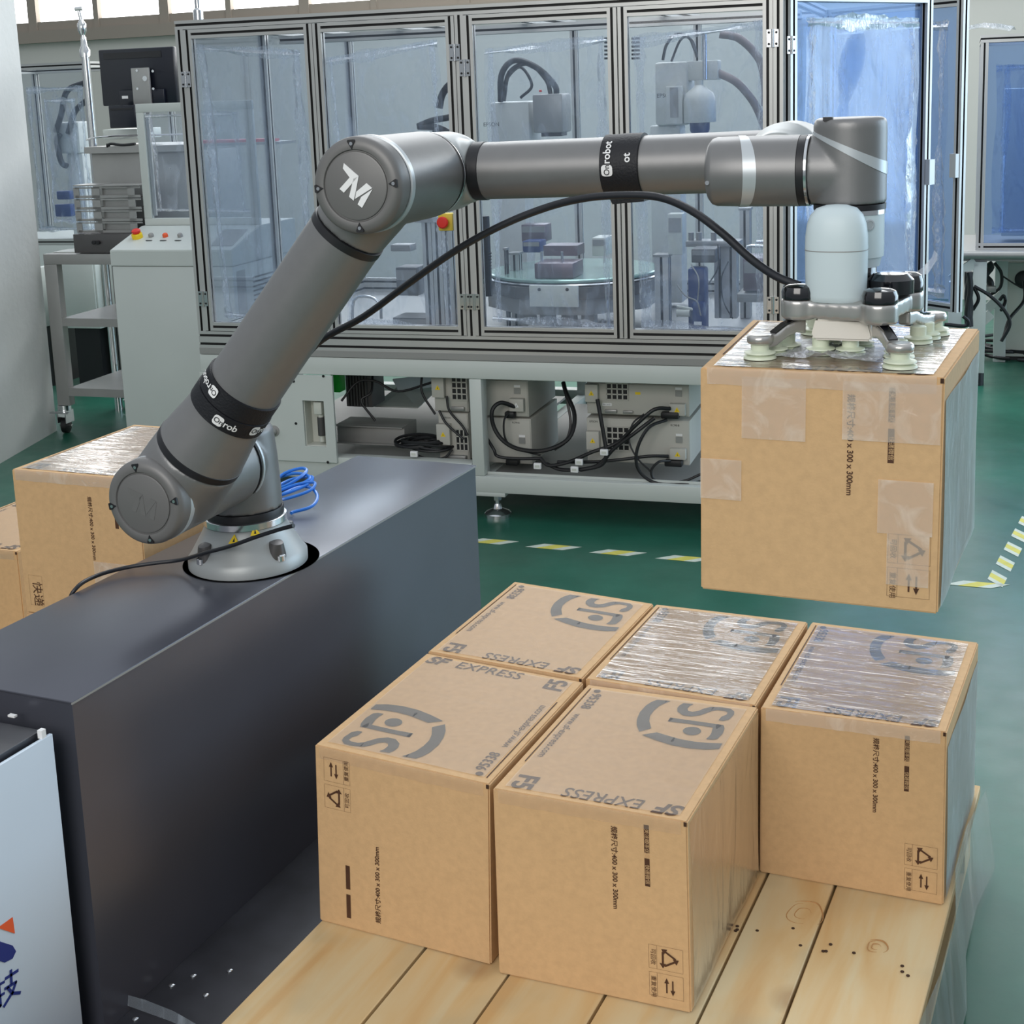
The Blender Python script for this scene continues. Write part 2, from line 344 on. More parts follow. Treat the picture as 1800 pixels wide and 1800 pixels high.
# steel window strip above the back wall: mullions where the photo shows them
mull = []
for k in range(12): mull.append(-10.6 + k * .78)
xm = [onpl(u, 40, (0, YW, 0), (0, 1, 0)).x for u in (60, 172, 292, 405, 538, 660)]
d_ = [b - a for a, b in zip(xm, xm[1:])]
xs = [xm[0] - 1.7, xm[0] - .85] + xm + [xm[-1] + .75 * k for k in range(1, 11)]
for i, (a, b) in enumerate(zip(xs, xs[1:])):
    if a > 3.4: break
    b = min(b, 3.55); thick = .05 if i % 2 else .09
    f = MB('window_frame'); z1 = 3.55
    f.box((a - thick / 2, YW - .02, ZS), (a + thick / 2, YW + .06, z1)); f.box((a + thick / 2, YW - .01, ZS), (b - .02, YW + .05, ZS + .07)); f.box((a + thick / 2, YW - .01, z1 - .07), (b - .02, YW + .05, z1))
    wo = struct('window_%d' % (i + 1), f, ((a + b) / 2, YW, ZS))
    p = MB('sky_glow'); p.box((a + thick / 2, YW + .03, ZS + .07), (b - .03, YW + .034, z1 - .07)); part('pane', p, wo)
# painted concrete column at the left edge of the view
a = onz(100, 757, 0); b = onz(0, 815, 0); dv = (b - a).normalized(); b = a + dv * .62; back = V((dv.y, -dv.x, 0)) * -1
if back.x > 0: back = -back
cl_ = MB('concrete_paint'); q = [a, b, b + back * .6, a + back * .6]; cl_.prism(q, (0, 0, 4.6)); struct('column_1', cl_, a)
# floor marking tape: alternating yellow and white parallelograms
def tape(name, label, p, q, wd, group=None, step=.105):
    p = V(p); q = V(q); d = (q - p).normalized(); n = V((-d.y, d.x, 0)); mb = MB('tape_yellow', 'tape_white'); L = (q - p).length; k = 0; x = 0
    while x < L:
        A = p + d * x; pts = [A, A + d * step * .75, A + d * (step * .75 + wd * .9) + n * wd, A + d * wd * .9 + n * wd]
        for c0, c1, mm in ((0, .3, 'tape_white'), (.3, .72, 'tape_yellow'), (.72, 1, 'tape_white')):
            e = [A + d * step * 1.2 * c0, A + d * step * 1.2 * c1, A + d * (step * 1.2 * c1 + wd * 1.1) + n * wd, A + d * (step * 1.2 * c0 + wd * 1.1) + n * wd]
            mb.prism([v + V((0, 0, .0006)) for v in e], (0, 0, .0006), mm)
        x += step * 2.05; k += 1
    return solo(name, mb, label, 'floor tape', p)
tA = onz(815, 952, 0); tB = onz(1690, 1030, 0)
tape('floor_tape', 'yellow and white striped floor tape running in front of the glazed machine', tA, tB + (tB - tA) * .12, .045)
tape('floor_tape', 'short striped floor tape running away to the back at the right edge', onz(1762, 1033, 0), onz(1835, 890, 0), .05, step=.07)

# ================================================================== CARTONS
ZT = .43988; PZ = .144; BH = .29588
def top_pts(px, z): return [onz(u, v, z) for u, v in px]
LOGO_PX = dict(
    arc1=[(500, 527), (545, 490), (640, 490), (760, 505), (880, 535), (980, 575), (1075, 622), (955, 635), (880, 605), (800, 575), (700, 550), (600, 535)],
    arc2=[(1090, 648), (1095, 700), (1080, 750), (1040, 810), (970, 870), (915, 900), (860, 918), (748, 900), (800, 885), (860, 860), (920, 820), (965, 775), (985, 730), (988, 670)],
    F=[(605, 565), (560, 558), (520, 562), (460, 600), (425, 640), (420, 665), (600, 705), (808, 750), (838, 720), (700, 695), (510, 652), (545, 605), (570, 585)],
    S=[(402, 700), (437, 707), (400, 735), (350, 750), (330, 770), (345, 783), (400, 795), (450, 790), (500, 775), (560, 758), (640, 752), (700, 765), (730, 800), (720, 830), (690, 855), (650, 873), (570, 860), (610, 845), (640, 820), (640, 800), (610, 790), (560, 795), (500, 815), (440, 825), (350, 815), (290, 800), (275, 775), (290, 750), (350, 710)])
A_TOP = [(553, 1309), (860, 1379), (1026, 1199), (750, 1148)]
_q = top_pts(A_TOP, ZT)
def st_of(p):
    """fractions (s across, t back) of a point on carton A's top"""
    s_, t_ = .5, .5
    for _ in range(12):
        P = _q[0].lerp(_q[1], s_).lerp(_q[3].lerp(_q[2], s_), t_); e = p - P
        ds = _q[1] - _q[0]; dt = _q[3] - _q[0]; det = ds.x * dt.y - ds.y * dt.x
        s_ += (e.x * dt.y - e.y * dt.x) / det; t_ += (ds.x * e.y - ds.y * e.x) / det
    return s_, t_
LOGO = {k: [st_of(onz(540 + x / 4.5, 1130 + y / 4.5, ZT)) for x, y in v] for k, v in LOGO_PX.items()}
dc = st_of(onz(540 + 682 / 4.5, 1130 + 632 / 4.5, ZT))
LOGO['dot'] = [(dc[0] + .0145 / .3 * math.cos(a), dc[1] + .0145 / .39 * math.sin(a)) for a in [2 * PI * k / 20 for k in range(20)]]
def carton(label, top, bot, flip=False, front='right', group='printed shipping cartons', tapem='tape_matte', zt=ZT, zb=PZ, text_front=True, patches=(), side=None, lines=True, soft=True):
    """top: FL FR BR BL pixels or points; bot: FL FR (BR) or None where hidden"""
    T = [p if isinstance(p, V) else onz(p[0], p[1], zt) for p in top]
    for p in T: p.z = zt
    Bm = []
    for k in range(4):
        if bot and k < len(bot) and bot[k] is not None: Bm.append(bot[k] if isinstance(bot[k], V) else onz(bot[k][0], bot[k][1], zb))
        else: Bm.append(None)
    for k in range(4):
        if Bm[k] is None:
            ref = [j for j in range(2) if Bm[j] is not None]
            off = (sum(((Bm[j] - T[j]) for j in ref), V((0, 0, 0))) / len(ref)) if ref else V((0, 0, 0)); Bm[k] = T[k] + off
        Bm[k] = V((Bm[k].x, Bm[k].y, zb))
    c = (Bm[0] + Bm[1] + Bm[2] + Bm[3]) / 4
    t = thing('carton', label, 'carton', c, group)
    mb = MB('cardboard'); box8(mb, Bm + T)
    bmesh.ops.bevel(mb.b, geom=[e for e in mb.b.edges], offset=.0022, segments=2, affect='EDGES')
    bmesh.ops.subdivide_edges(mb.b, edges=[e for e in mb.b.edges if e.calc_length() > .2], cuts=5, use_grid_fill=True)
    for v in mb.b.verts:   # a packed carton bulges by a millimetre or two
        rel = v.co - c; fx = max(0, 1 - abs(rel.x) / .15); v.co.z += 0
    part('body', mb, t)
    U = V((0, 0, 1))
    def topf(s_, q_, h=.0006):
        if flip: s_, q_ = 1 - s_, 1 - q_
        return T[0].lerp(T[1], s_).lerp(T[3].lerp(T[2], s_), q_) + U * h
    nf = (T[1] - T[0]).cross(U).normalized()
    def ff(s_, z_, h=.0009): return Bm[0].lerp(Bm[1], s_).lerp(T[0].lerp(T[1], s_), z_) + nf * h
    g = MB('inside_dark'); e0 = T[1] + nf * .0004; g.cbox(T[1] + V((-.003, 0, -.004)) + nf * .0006, (.004, .0012, .006)); part('corner_gap', g, t)
    # clear tape over the top
    tp = MB(tapem); n = 10; ys = [.04, .97]
    for a_, b_ in ((.05, .95),):
        grid = [[tp.b.verts.new(topf(a_ + (b_ - a_) * i / n, ys[0] + (ys[1] - ys[0]) * j / n, .0012 + .0004 * math.sin(i * 2.1 + j * 1.3))) for i in range(n + 1)] for j in range(n + 1)]
        for j in range(n):
            for i in range(n): tp._face([grid[j][i], grid[j][i + 1], grid[j + 1][i + 1], grid[j + 1][i]], 0)
    # print on the top (authored for carton A, turned for the others)
    pm = MB('print_gray')
    for k in LOGO.values(): put_poly(pm, k, lambda x, y: topf(x, y, .0009))
    part('printed_emblem', pm, t)
    W_ = .30; D_ = .388
    pt = MB('print_brown')
    f1 = lambda x, y: topf(.045 + x / W_, .905 + (y) / D_, .0009)
    put_text(pt, 'SF', .040, f1, shear=.25, bold=.0012); put_text(pt, 'EXPRESS', .038, lambda x, y: f1(x * .88 + .058, y), shear=.12)
    put_text(pt, 'F5', .046, lambda x, y: topf(.925 - y / W_, .86 + x / D_, .0009), bold=.0012)
    ln = .93
    put_text(pt, '95338', .024, lambda x, y: topf(.955 - y / W_ - .03, .085 + x / D_, .0009), bold=.0004)
    put_text(pt, 'www.sf-express.com', .019, lambda x, y: topf(.955 - y / W_ - .03, .085 + .21 + x / D_, .0009))
    put_poly(pt, [(.925 - .012 + .02 * math.cos(a_) , .058 + .0155 * math.sin(a_)) for a_ in [2 * PI * k / 14 for k in range(14)]], lambda x, y: topf(x, y, .0009))
    if lines: put_line(pt, (.962, .04), (.962, .76), .006, lambda x, y: topf(x, y, .0009))
    part('printed_lettering', pt, t)
    part('packing_tape', tp, t)
    if text_front:
        fm = MB('print_brown'); fb = MB('print_brown'); f1_ = MB('print_brown'); f2_ = MB('print_brown')
        if front == 'right':   # text turned a quarter clockwise, marks near the right edge
            fn = lambda x, z: ff(x, z)
            rd = lambda x0, z0: (lambda x, y: ff(x0 + y / W_, z0 - x / BH))
            put_text(fm, '规格尺寸:400 x 300 x 300mm', .0104, rd(.622, .915), bold=.0002)
            for z0, lab in ((.805, '顺丰官方微信'), (.632, '顺丰速运')):
                put_poly(fb, [(.785, z0), (.81, z0), (.81, z0 + .145), (.785, z0 + .145)], lambda x, y: ff(x, y, .0007))
            lb = MB('cardboard'); put_text(lb, '关注顺丰优选', .0075, lambda x, y: ff(.790 + y / W_, .93 - x / BH, .0011)); put_text(lb, '快递微信', .0075, lambda x, y: ff(.790 + y / W_, .745 - x / BH, .0011)); part('label_lettering', lb, t)
            x0, x1, xm_ = .795, .965, .835
            for z0, lab in ((.205, '可回收'), (.06, '重复使用')):
                fq = f1_ if lab == '可回收' else f2_; rect(fq, x0, z0, x1, z0 + .125, .0009, fn); put_line(fq, (xm_, z0), (xm_, z0 + .125), .0011, fn)
                put_text(fq, lab, .0085, rd(x0 + .012, z0 + .105))
            cx_, cz_ = .895, .267; R_ = .052
            tri = [(cx_ + .043, cz_), (cx_ - .030, cz_ + .045), (cx_ - .030, cz_ - .045)]
            for k in range(3):
                a_, b_ = tri[k], tri[(k + 1) % 3]; p1 = (a_[0] + (b_[0] - a_[0]) * .12, a_[1] + (b_[1] - a_[1]) * .12); p2 = (a_[0] + (b_[0] - a_[0]) * .80, a_[1] + (b_[1] - a_[1]) * .80)
                put_line(f1_, p1, p2, .010, fn)
                dx, dy = p2[0] - p1[0], p2[1] - p1[1]; L = math.hypot(dx, dy); dx /= L; dy /= L
                put_poly(f1_, [(p2[0] + dx * .025, p2[1] + dy * .025), (p2[0] - dy * .017, p2[1] + dx * .017), (p2[0] + dy * .017, p2[1] - dx * .017)], fn)
            for xx, sg in ((.882, 1), (.912, -1)):
                put_line(f2_, (xx, .085), (xx, .155), .007, fn); ze = .165 if sg > 0 else .075
                put_poly(f2_, [(xx, ze), (xx - .012, ze - sg * .028), (xx + .012, ze - sg * .028)], fn)
        elif front == 'left':
            fn = lambda x, z: ff(x, z)
            ru = lambda x0, z0: (lambda x, y: ff(x0 - y / W_, z0 + x / BH))
            put_text(fm, '规格尺寸:400 x 300 x 300mm', .0104, ru(.372, .075), bold=.0002)
            for z0 in (.205, .04):
                put_poly(fb, [(.17, z0 + .02), (.195, z0 + .02), (.195, z0 + .155), (.17, z0 + .155)], lambda x, y: ff(x, y, .0007))
            x0, x1, xm_ = .055, .21, .172
            for z0, lab in ((.815, '重复使用'), (.665, '可回收')):
                fq = f1_ if lab == '可回收' else f2_; rect(fq, x0, z0, x1, z0 + .13, .0009, fn); put_line(fq, (xm_, z0), (xm_, z0 + .13), .0011, fn)
                put_text(fq, lab, .0085, ru(x1 - .01, z0 + .02))
            cx_, cz_ = .112, .73
            tri = [(cx_ - .038, cz_), (cx_ + .030, cz_ - .045), (cx_ + .030, cz_ + .045)]
            for k in range(3):
                a_, b_ = tri[k], tri[(k + 1) % 3]; p1 = (a_[0] + (b_[0] - a_[0]) * .12, a_[1] + (b_[1] - a_[1]) * .12); p2 = (a_[0] + (b_[0] - a_[0]) * .80, a_[1] + (b_[1] - a_[1]) * .80)
                put_line(f1_, p1, p2, .010, fn)
                dx, dy = p2[0] - p1[0], p2[1] - p1[1]; L = math.hypot(dx, dy); dx /= L; dy /= L
                put_poly(f1_, [(p2[0] + dx * .025, p2[1] + dy * .025), (p2[0] - dy * .017, p2[1] + dx * .017), (p2[0] + dy * .017, p2[1] - dx * .017)], fn)
            for xx, sg in ((.098, 1), (.128, -1)):
                put_line(f2_, (xx, .845), (xx, .915), .007, fn); ze = .925 if sg > 0 else .835
                put_poly(f2_, [(xx, ze), (xx - .012, ze - sg * .028), (xx + .012, ze - sg * .028)], fn)
        elif front == 'express':
            fn = lambda x, z: ff(x, z); rd = lambda x0, z0: (lambda x, y: ff(x0 + y / W_, z0 - x / BH))
            put_text(fm, '规格尺寸:400 x 300 x 300mm', .0104, rd(.60, .86), bold=.0002)
            rect(f1_, .05, .06, .16, .27, .0009, fn); put_text(f1_, '快递', .026, rd(.085, .23))
            put_poly(fb, [(.80, .66), (.825, .66), (.825, .80), (.80, .80)], fn)
        part('size_lettering', fm, t)
        for nm_, m_ in (('label_bar', fb), ('recycling_mark', f1_), ('reuse_mark', f2_)):
            if len(m_.b.faces): part(nm_, m_, t)
    for (x0, z0, x1, z1) in patches:
        pm = MB('tape_patch'); n = 4
        grid = [[pm.b.verts.new(ff(x0 + (x1 - x0) * i / n, z0 + (z1 - z0) * j / n, .0014)) for i in range(n + 1)] for j in range(n + 1)]
        for j in range(n):
            for i in range(n): pm._face([grid[j][i], grid[j][i + 1], grid[j + 1][i + 1], grid[j + 1][i]], 0)
        part('tape_piece', pm, t)
    if side:
        ns = (T[2] - T[1]).cross(U).normalized()
        if ns.x < 0: ns = -ns
        sm = MB(side); n = 8
        sf = lambda s_, z_: Bm[1].lerp(Bm[2], s_).lerp(T[1].lerp(T[2], s_), z_) + ns * (.002 + .0012 * math.sin(s_ * 9 + z_ * 4))
        grid = [[sm.b.verts.new(sf(.02 + .96 * i / n, .02 + (.88 if side == 'wrap_side' else .96) * j / n)) for i in range(n + 1)] for j in range(n + 1)]
        for j in range(n):
            for i in range(n): sm._face([grid[j][i], grid[j][i + 1], grid[j + 1][i + 1], grid[j + 1][i]], 0)
        part('stretch_film', sm, t)
    # softly rolled tape edge over the front top edge
    te = MB('tape_patch' if tapem == 'tape_glossy' else 'tape_matte'); n = 12; rows = []
    for (h, z_) in ((.0016, 1.0), (.0019, .985), (.0017, .965), (.0012, .93)):
        rows.append([te.b.verts.new((T[0].lerp(T[1], .03 + .94 * i / n) + nf * h + U * ((z_ - 1) * BH + (.0010 if z_ == 1 else 0)) + U * .0006 * math.sin(i * 2.3))) for i in range(n + 1)])
    for A_, B_ in zip(rows, rows[1:]):
        for i in range(n): te._face([A_[i], A_[i + 1], B_[i + 1], B_[i]], 0)
    part('edge_tape', te, t)
    return t
G_ = None
carton('shipping carton at the pallet\'s front left, its emblem turned the other way round', A_TOP, [(562, 1618), (863, 1697)], front='left', group=G_)
carton('front shipping carton on the pallet, black F5 at its near left corner', [(866, 1386), (1208, 1445), (1333, 1243), (1033, 1203)], [(877, 1711), (1215, 1782), (1333, 1538)], flip=True, front='right', group=G_, side='wrap_soft')
carton('rearmost shipping carton on the pallet, next to the dark cart', [(752, 1145), (1023, 1193), (1149, 1061), (904, 1022)], None, flip=True, text_front=False, group=G_)
carton('middle shipping carton in the back row of the pallet, shiny tape over its emblem', [(1029, 1193), (1328, 1240), (1420, 1093), (1153, 1062)], None, flip=True, text_front=False, group=G_, tapem='tape_glossy')
carton('shipping carton at the right end of the pallet with crumpled tape on its top edge', [(1337, 1244), (1664, 1287), (1720, 1129), (1427, 1093)], [(1335, 1533), (1658, 1592)], flip=True, front='right', group=G_, side='wrap_side', tapem='tape_glossy')
ZF = 1.08068
carton('shipping carton lifted in the air under the suction cups', [(1231, 646), (1661, 664), (1722, 578), (1322, 562)], [(1232, 1035), (1648, 1080)], flip=True, front='right', group=G_, side='wrap_side', tapem='tape_glossy', zt=ZF, zb=ZF - BH,
       patches=[(.79, .11, .96, .33), (.75, .33, .97, .56), (.0, .42, .18, .60), (.60, .72, .99, .97), (.18, .70, .45, .97)])
# stack behind the cart: one carton seen, its lower neighbour, and one further left
gt = [onz(20, 825, .74), None, None, None]
gd = V((.9995, .03, 0)); gb = V((-.03, .9995, 0)); g0 = gt[0]
GT = [g0, g0 + gd * .30, g0 + gd * .30 + gb * .388, g0 + gb * .388]
carton('shipping carton behind the cart with a bright glare on its top', [V(p) for p in GT], None, flip=True, front='express', group=G_, tapem='tape_glossy', zt=.74, zb=.74 - BH, patches=[(.60, .14, .97, .42)])
h0 = onz(48, 972, .44); HT = [h0 - gd * .33, h0 - gd * .03, h0 - gd * .03 + gb * .388, h0 - gd * .33 + gb * .388]
carton('shipping carton at the left edge, lower than the one with the glare', [V(p) for p in HT], None, flip=True, text_front=False, group=G_, zt=.44, zb=.144)
GB = [p - V((0, 0, BH + .002)) for p in GT]
carton('lower shipping carton hidden behind the dark cart', [V(p) for p in GB], None, flip=True, text_front=False, group=G_, zt=.74 - BH - .0015, zb=.1465)

# ================================================================== PALLETS
def pallet(label, x0, x1, y0, y1, seams, tilt=0):
    t = thing('wooden_pallet', label, 'pallet', ((x0 + x1) / 2, (y0 + y1) / 2, 0))
    for k, (a_, b_) in enumerate(zip(seams, seams[1:])):
        # a_, b_ are (x at y0, x at y1)
        h = PZ - (.0008 * (k % 2)); g = .0022
        q = [V((a_[0] + g, y0, h - .018)), V((b_[0] - g, y0, h - .018)), V((b_[1] - g, y1, h - .018)), V((a_[1] + g, y1, h - .018))]
        mb = MB('pine'); mb.prism(q, (0, 0, .018)); bmesh.ops.bevel(mb.b, geom=mb.b.edges[:], offset=.0015, segments=1, affect='EDGES')
        o = part('plank', mb, t)
        if k in (0, 1, 2, 3, 4):
            for (xx, yy) in ((.3, .25), (.7, .27), (.4, .60), (.75, .62)):
                pass
    for yc in (y0 + .05, (y0 + y1) / 2, y1 - .05):
        mb = MB('pine'); mb.box((x0 + .01, yc - .045, PZ - .036), (x1 - .01, yc + .045, PZ - .0185)); part('cross_board', mb, t)
        for xc in (x0 + .06, (x0 + x1) / 2, x1 - .06):
            mb = MB('pine'); mb.box((xc - .05, yc - .045, .016), (xc + .05, yc + .045, PZ - .036)); part('block', mb, t)
    for xc in (x0 + .06, (x0 + x1) / 2, x1 - .06):
        mb = MB('pine'); mb.box((xc - .05, y0 + .005, 0), (xc + .05, y1 - .005, .0155)); part('bottom_board', mb, t)
    return t
# seams measured on the deck
def seam(p, q, y0, y1):
    a_ = onz(p[0], p[1], PZ); b_ = onz(q[0], q[1], PZ); f = lambda y: a_.x + (b_.x - a_.x) * (y - a_.y) / (b_.y - a_.y); return (f(y0), f(y1))
Y0, Y1 = -.60, .66
sm_ = [seam((400, 1800), (590, 1640), Y0, Y1), seam((640, 1790), (740, 1668), Y0, Y1), seam((825, 1800), (888, 1714), Y0, Y1), seam((1062, 1800), (1084, 1762), Y0, Y1), (0, 0), seam((1375, 1800), (1465, 1564), Y0, Y1), seam((1612, 1800), (1662, 1592), Y0, Y1)]
sm_[0] = (-.706, -.706); sm_[1] = (-.515, -.512); sm_[2] = (-.366, -.366); sm_[3] = (-.215, -.215)
x5 = sm_[5]; sm_[4] = tuple((sm_[3][k] + x5[k]) / 2 + .015 for k in (0, 1)); xr = (.213, .222); sm_[6] = xr
sm_[5] = (max(min(x5[0], .12), -.05), max(min(x5[1], .14), -.05))
pal = pallet('pale plywood pallet carrying the five cartons, light planks with knots', -.706, .215, Y0, Y1, sm_)
# nail heads in small groups where the blocks sit
nh = MB('inside_dark')
for u, v in ((1252, 1634), (1296, 1628), (1296, 1634), (1331, 1636), (1394, 1632), (1407, 1662), (1447, 1672), (1452, 1672), (1460, 1660), (1501, 1675), (1586, 1698), (1586, 1708), (1596, 1715), (1293, 1636)):
    p = onz(u, v, PZ); nh.cyl((p.x, p.y, PZ - .0004), (p.x, p.y, PZ + .0006), .0028, seg=8)
part('nail_heads', nh, pal)['kind'] = 'stuff'
# knots: raised oval rings of darker wood
kn = MB('cardboard_edge')
for (u, v, r1, r2) in ((1412, 1606, .030, .040), (1540, 1664, .016, .020)):
    p = onz(u, v, PZ); n = 26
    for sc_, wd, t0, t1 in ((1.0, .0026, -.6, 2.3), (.8, .0016, 1.8, 5.0), (.42, .0016, .3, 5.2)):
        pts = [V((p.x + r1 * sc_ * (1 + .1 * math.sin(3 * t_ + r1 * 90)) * math.cos(t_), p.y + r2 * sc_ * (1 + .12 * math.sin(2 * t_ + 1)) * math.sin(t_), PZ + .0001)) for t_ in [t0 + (t1 - t0) * k / n for k in range(n + 1)]]
        kn.tube(pts, lambda q_, wd=wd: max(.0002, wd * .5 * math.sin(PI * q_)), sub=1, seg=5)
part('knots', kn, pal)['kind'] = 'stuff'
# loose stretch film along the right side of the pallet
wr = MB('wrap_soft'); pts = []
for j in range(9):
    y = -.55 + j * .145; pts.append([V((.224 + .012 * math.sin(j * 1.7) + .02 * (1 - z_), y, .012 + z_ * (.150 if j > 4 else .110 + .01 * j))) for z_ in (0, .33, .66, 1)])
gv = [[wr.b.verts.new(p) for p in r_] for r_ in pts]
for A_, B_ in zip(gv, gv[1:]):
    for k in range(3): wr._face([A_[k], A_[k + 1], B_[k + 1], B_[k]], 0)
solo('stretch_film', wr, 'clear stretch film hanging down the right side of the pallet', 'plastic film', (.235, 0, 0))
ls = [(-1.94 + k * .155, -1.94 + k * .155) for k in range(5)]
pallet('second wooden pallet under the cartons behind the dark cart', -1.94, -1.32, -.3, .75, ls)

# ================================================================== PLATFORM, CART, SIGN CABINET
CX0, CX1, CY0, CY1, CZ = -1.194, -.889, -.454, .862, .620
mb = MB('platform_black'); pf = thing('steel_platform', 'low black steel platform under the dark cart, beside the pallet', 'platform', (-1.0, 0, 0))
mb.box((-1.29, -1.5, .0), (-.712, 1.0, .1), bev=.003); part('body', mb, pf)
mb = MB('rubber'); mb.box((-.7118, -1.5, .02), (-.7065, 1.0, .112), bev=.001); part('edge_strip', mb, pf)
for u, v in ((302, 1733), (340, 1716), (362, 1750), (404, 1707), (238, 1792)):
    p = onz(u, v, .1); mb = MB('chrome'); mb.lathe([(.0048, 0), (.0048, .0015), (.003, .003), (0, .0033)], (p.x, p.y, .1002), seg=12); part('bolt', mb, pf)
ct = thing('steel_cart', 'tall narrow dark grey steel cabinet carrying the robot arm', 'cabinet', ((CX0 + CX1) / 2, (CY0 + CY1) / 2, .1))
mb = MB('steel_dark'); mb.box((CX0 + .002, CY0 + .002, .1003), (CX1 - .002, CY1 - .002, CZ - .004)); part('body', mb, ct)
mb = MB('steel_dark'); mb.box((CX0, CY0, CZ - .0038), (CX1, CY1, CZ), bev=.0012); part('top_plate', mb, ct)
mb = MB('plate_gray'); mb.box((CX1 - .0018, CY0, CZ - .0042), (CX1 + .0004, CY1, CZ - .0012)); part('edge_trim', mb, ct)
mb = MB('rubber'); mb.lathe([(.088, 0), (.122, 0), (.122, .0012), (.088, .0012)], (-1.0, .148, CZ + .0002), seg=64, caps=False); mb.lathe([(.122, 0), (.122, .0012), (.03, .0012)], (-1.0, .148, CZ + .0002), seg=64); part('cable_opening_ring', mb, ct)
# sign cabinet at the near left
sg = thing('sign_cabinet', 'white-sided low cabinet with a blue and orange logo at the left edge', 'cabinet', (-1.04, -1.0, .1))
mb = MB('sign_white'); mb.box((-.906, -1.48, .1003), (-.900, -.485, .585), bev=.001); part('side_panel', mb, sg)
mb = MB('stainless_dark'); mb.box((-1.19, -1.48, .1003), (-.907, -.488, .575)); part('body', mb, sg)
mb = MB('platform_black'); mb.box((-1.2, -1.49, .5755), (-.912, -.492, .592), bev=.002); part('top_plate', mb, sg)
for c_, d3_ in ((onz(22, 1258, .5935), (.012, .006, .003)), (onz(63, 1250, .5935), (.004, .004, .002)), (V((-.905, -.50, .591)), (.008, .008, .012))): part('peg', MB('white_print').cbox(c_, d3_), sg)
mb = MB('sign_blue'); XS = -.8995
def sp(u, v): return onpl(u, v, (XS, 0, 0), (1, 0, 0))
for pts in ([(-30, 1590), (0, 1655), (22, 1662), (28, 1672), (22, 1685), (8, 1692), (-30, 1680)],): mb.prism([sp(*p) for p in pts], (.0004, 0, 0))
part('printed_logo', mb, sg)
# the character's brush strokes, cut off at the left like the sign itself
mb = MB('sign_blue')
def stroke(pts, wd):
    P = [sp(*p) for p in pts]
    for p_, q_ in zip(P, P[1:]):
        d = (q_ - p_).normalized(); nn = V((0, -d.z, d.y)) * wd / 2; p2 = p_ - d * wd * .3; q2 = q_ + d * wd * .3; mb.prism([p2 - nn, q2 - nn, q2 + nn, p2 + nn], (.0005, 0, 0))
stroke([(10, 1720), (31, 1706)], .0042); stroke([(19, 1706), (20, 1728)], .0042); stroke([(9, 1738), (28, 1726), (22, 1744), (7, 1769)], .0040); stroke([(13, 1736), (22, 1746), (35, 1745)], .0044)
stroke([(-3, 1722), (1, 1768), (-8, 1768)], .0042); stroke([(-14, 1738), (7, 1726)], .0036); stroke([(-14, 1760), (7, 1746)], .0036)
part('printed_character', mb, sg)
mb = MB('sign_orange'); mb.prism([sp(-4, 1631), sp(22, 1612), sp(26, 1641)], (.0004, 0, 0)); part('printed_triangle', mb, sg)
# clear film strip trailing from the cart's foot
st = MB('wrap_side'); rows = []
for u, v, wd in ((158, 1742, .004), (200, 1752, .014), (250, 1768, .018), (300, 1787, .016), (340, 1808, .012)):
    p = onz(u, v, .118); rows.append([st.b.verts.new(p + V((0, 0, -wd * .5))), st.b.verts.new(p + V((.004, .003, wd * .5)))])
for A_, B_ in zip(rows, rows[1:]): st._face([A_[0], A_[1], B_[1], B_[0]], 0)
solo('film_strip', st, 'twisted strip of clear film trailing over the black platform', 'plastic film', onz(250, 1768, .1))

# ================================================================== ROBOT ARM
TH, PH, PS = .0532, .8828, .0191
h = V((math.cos(TH), math.sin(TH), 0)); a = V((math.sin(TH), -math.cos(TH), 0)); K = V((0, 0, 1))
J2 = V((-.998, .136, .8138)); u = h * math.cos(PH) + K * math.sin(PH); w4 = h * math.cos(PS) + K * math.sin(PS)
EL = J2 + u * .6443; WR = EL + w4 * .5651; O1 = .2057; OC = .291
FO = -.002; OW = .1675
GX = V((WR + a * OW + h * .106)); GC = V((.0905, .026, 0))
rb = thing('industrial_robot', 'grey jointed robot arm reaching from the dark cabinet over the pallet', 'robot', (J2.x, J2.y, CZ))
bc = V((J2.x, J2.y, CZ))
mb = MB('robot_light')
mb.lathe([(.106, .0015), (.106, .018), (.100, .026), (.080, .060), (.073, .074), (.073, .078)], bc, seg=64)
part('base_flange', mb, rb)
for k in range(4):
    an = math.radians(-20 + 90 * k); p = bc + V((math.cos(an) * .092, math.sin(an) * .092, .019))
    mb = MB('stainless_dark'); mb.lathe([(.019, 0), (.019, .010), (.012, .034), (0, .036)], p + V((0, 0, .003)) - V((math.cos(an), math.sin(an), 0)) * .010, V((math.cos(an) * .2, math.sin(an) * .2, 1)), 20); part('bolt_recess', mb, rb)
    mb = MB('chrome'); mb.lathe([(.0085, 0), (.0085, .009), (.006, .011), (0, .011)], p + V((math.cos(an), math.sin(an), 0)) * .006 + V((0, 0, .005)), K, 14); part('bolt', mb, rb)
mb = MB('chrome'); mb.lathe([(.0715, .078), (.0735, .079), (.0735, .090), (.0715, .091)], bc, seg=64); part('chrome_ring', mb, rb)
mb = MB('seal_black'); mb.lathe([(.069, .091), (.0695, .0915), (.0695, .104), (.069, .105)], bc, seg=64); part('seal_ring', mb, rb)
mb = MB('robot_gray'); mb.lathe([(.067, .105), (.067, .135), (.064, .20), (.060, .245), (.050, .262), (.030, .270), (0, .272)], bc, seg=64)
mb.lathe([(.050, -.01), (.062, .01), (.068, .038)], J2, a, 64)
part('shoulder_base', mb, rb, remesh=.0035, smooth=4)
def ring(name, o, ax, r, d0, d1, m, seg=64): mb = MB(m); mb.lathe([(r * .985, d0), (r, d0 + .0006), (r, d1 - .0006), (r * .985, d1)], o, ax, seg); return part(name, mb, rb)
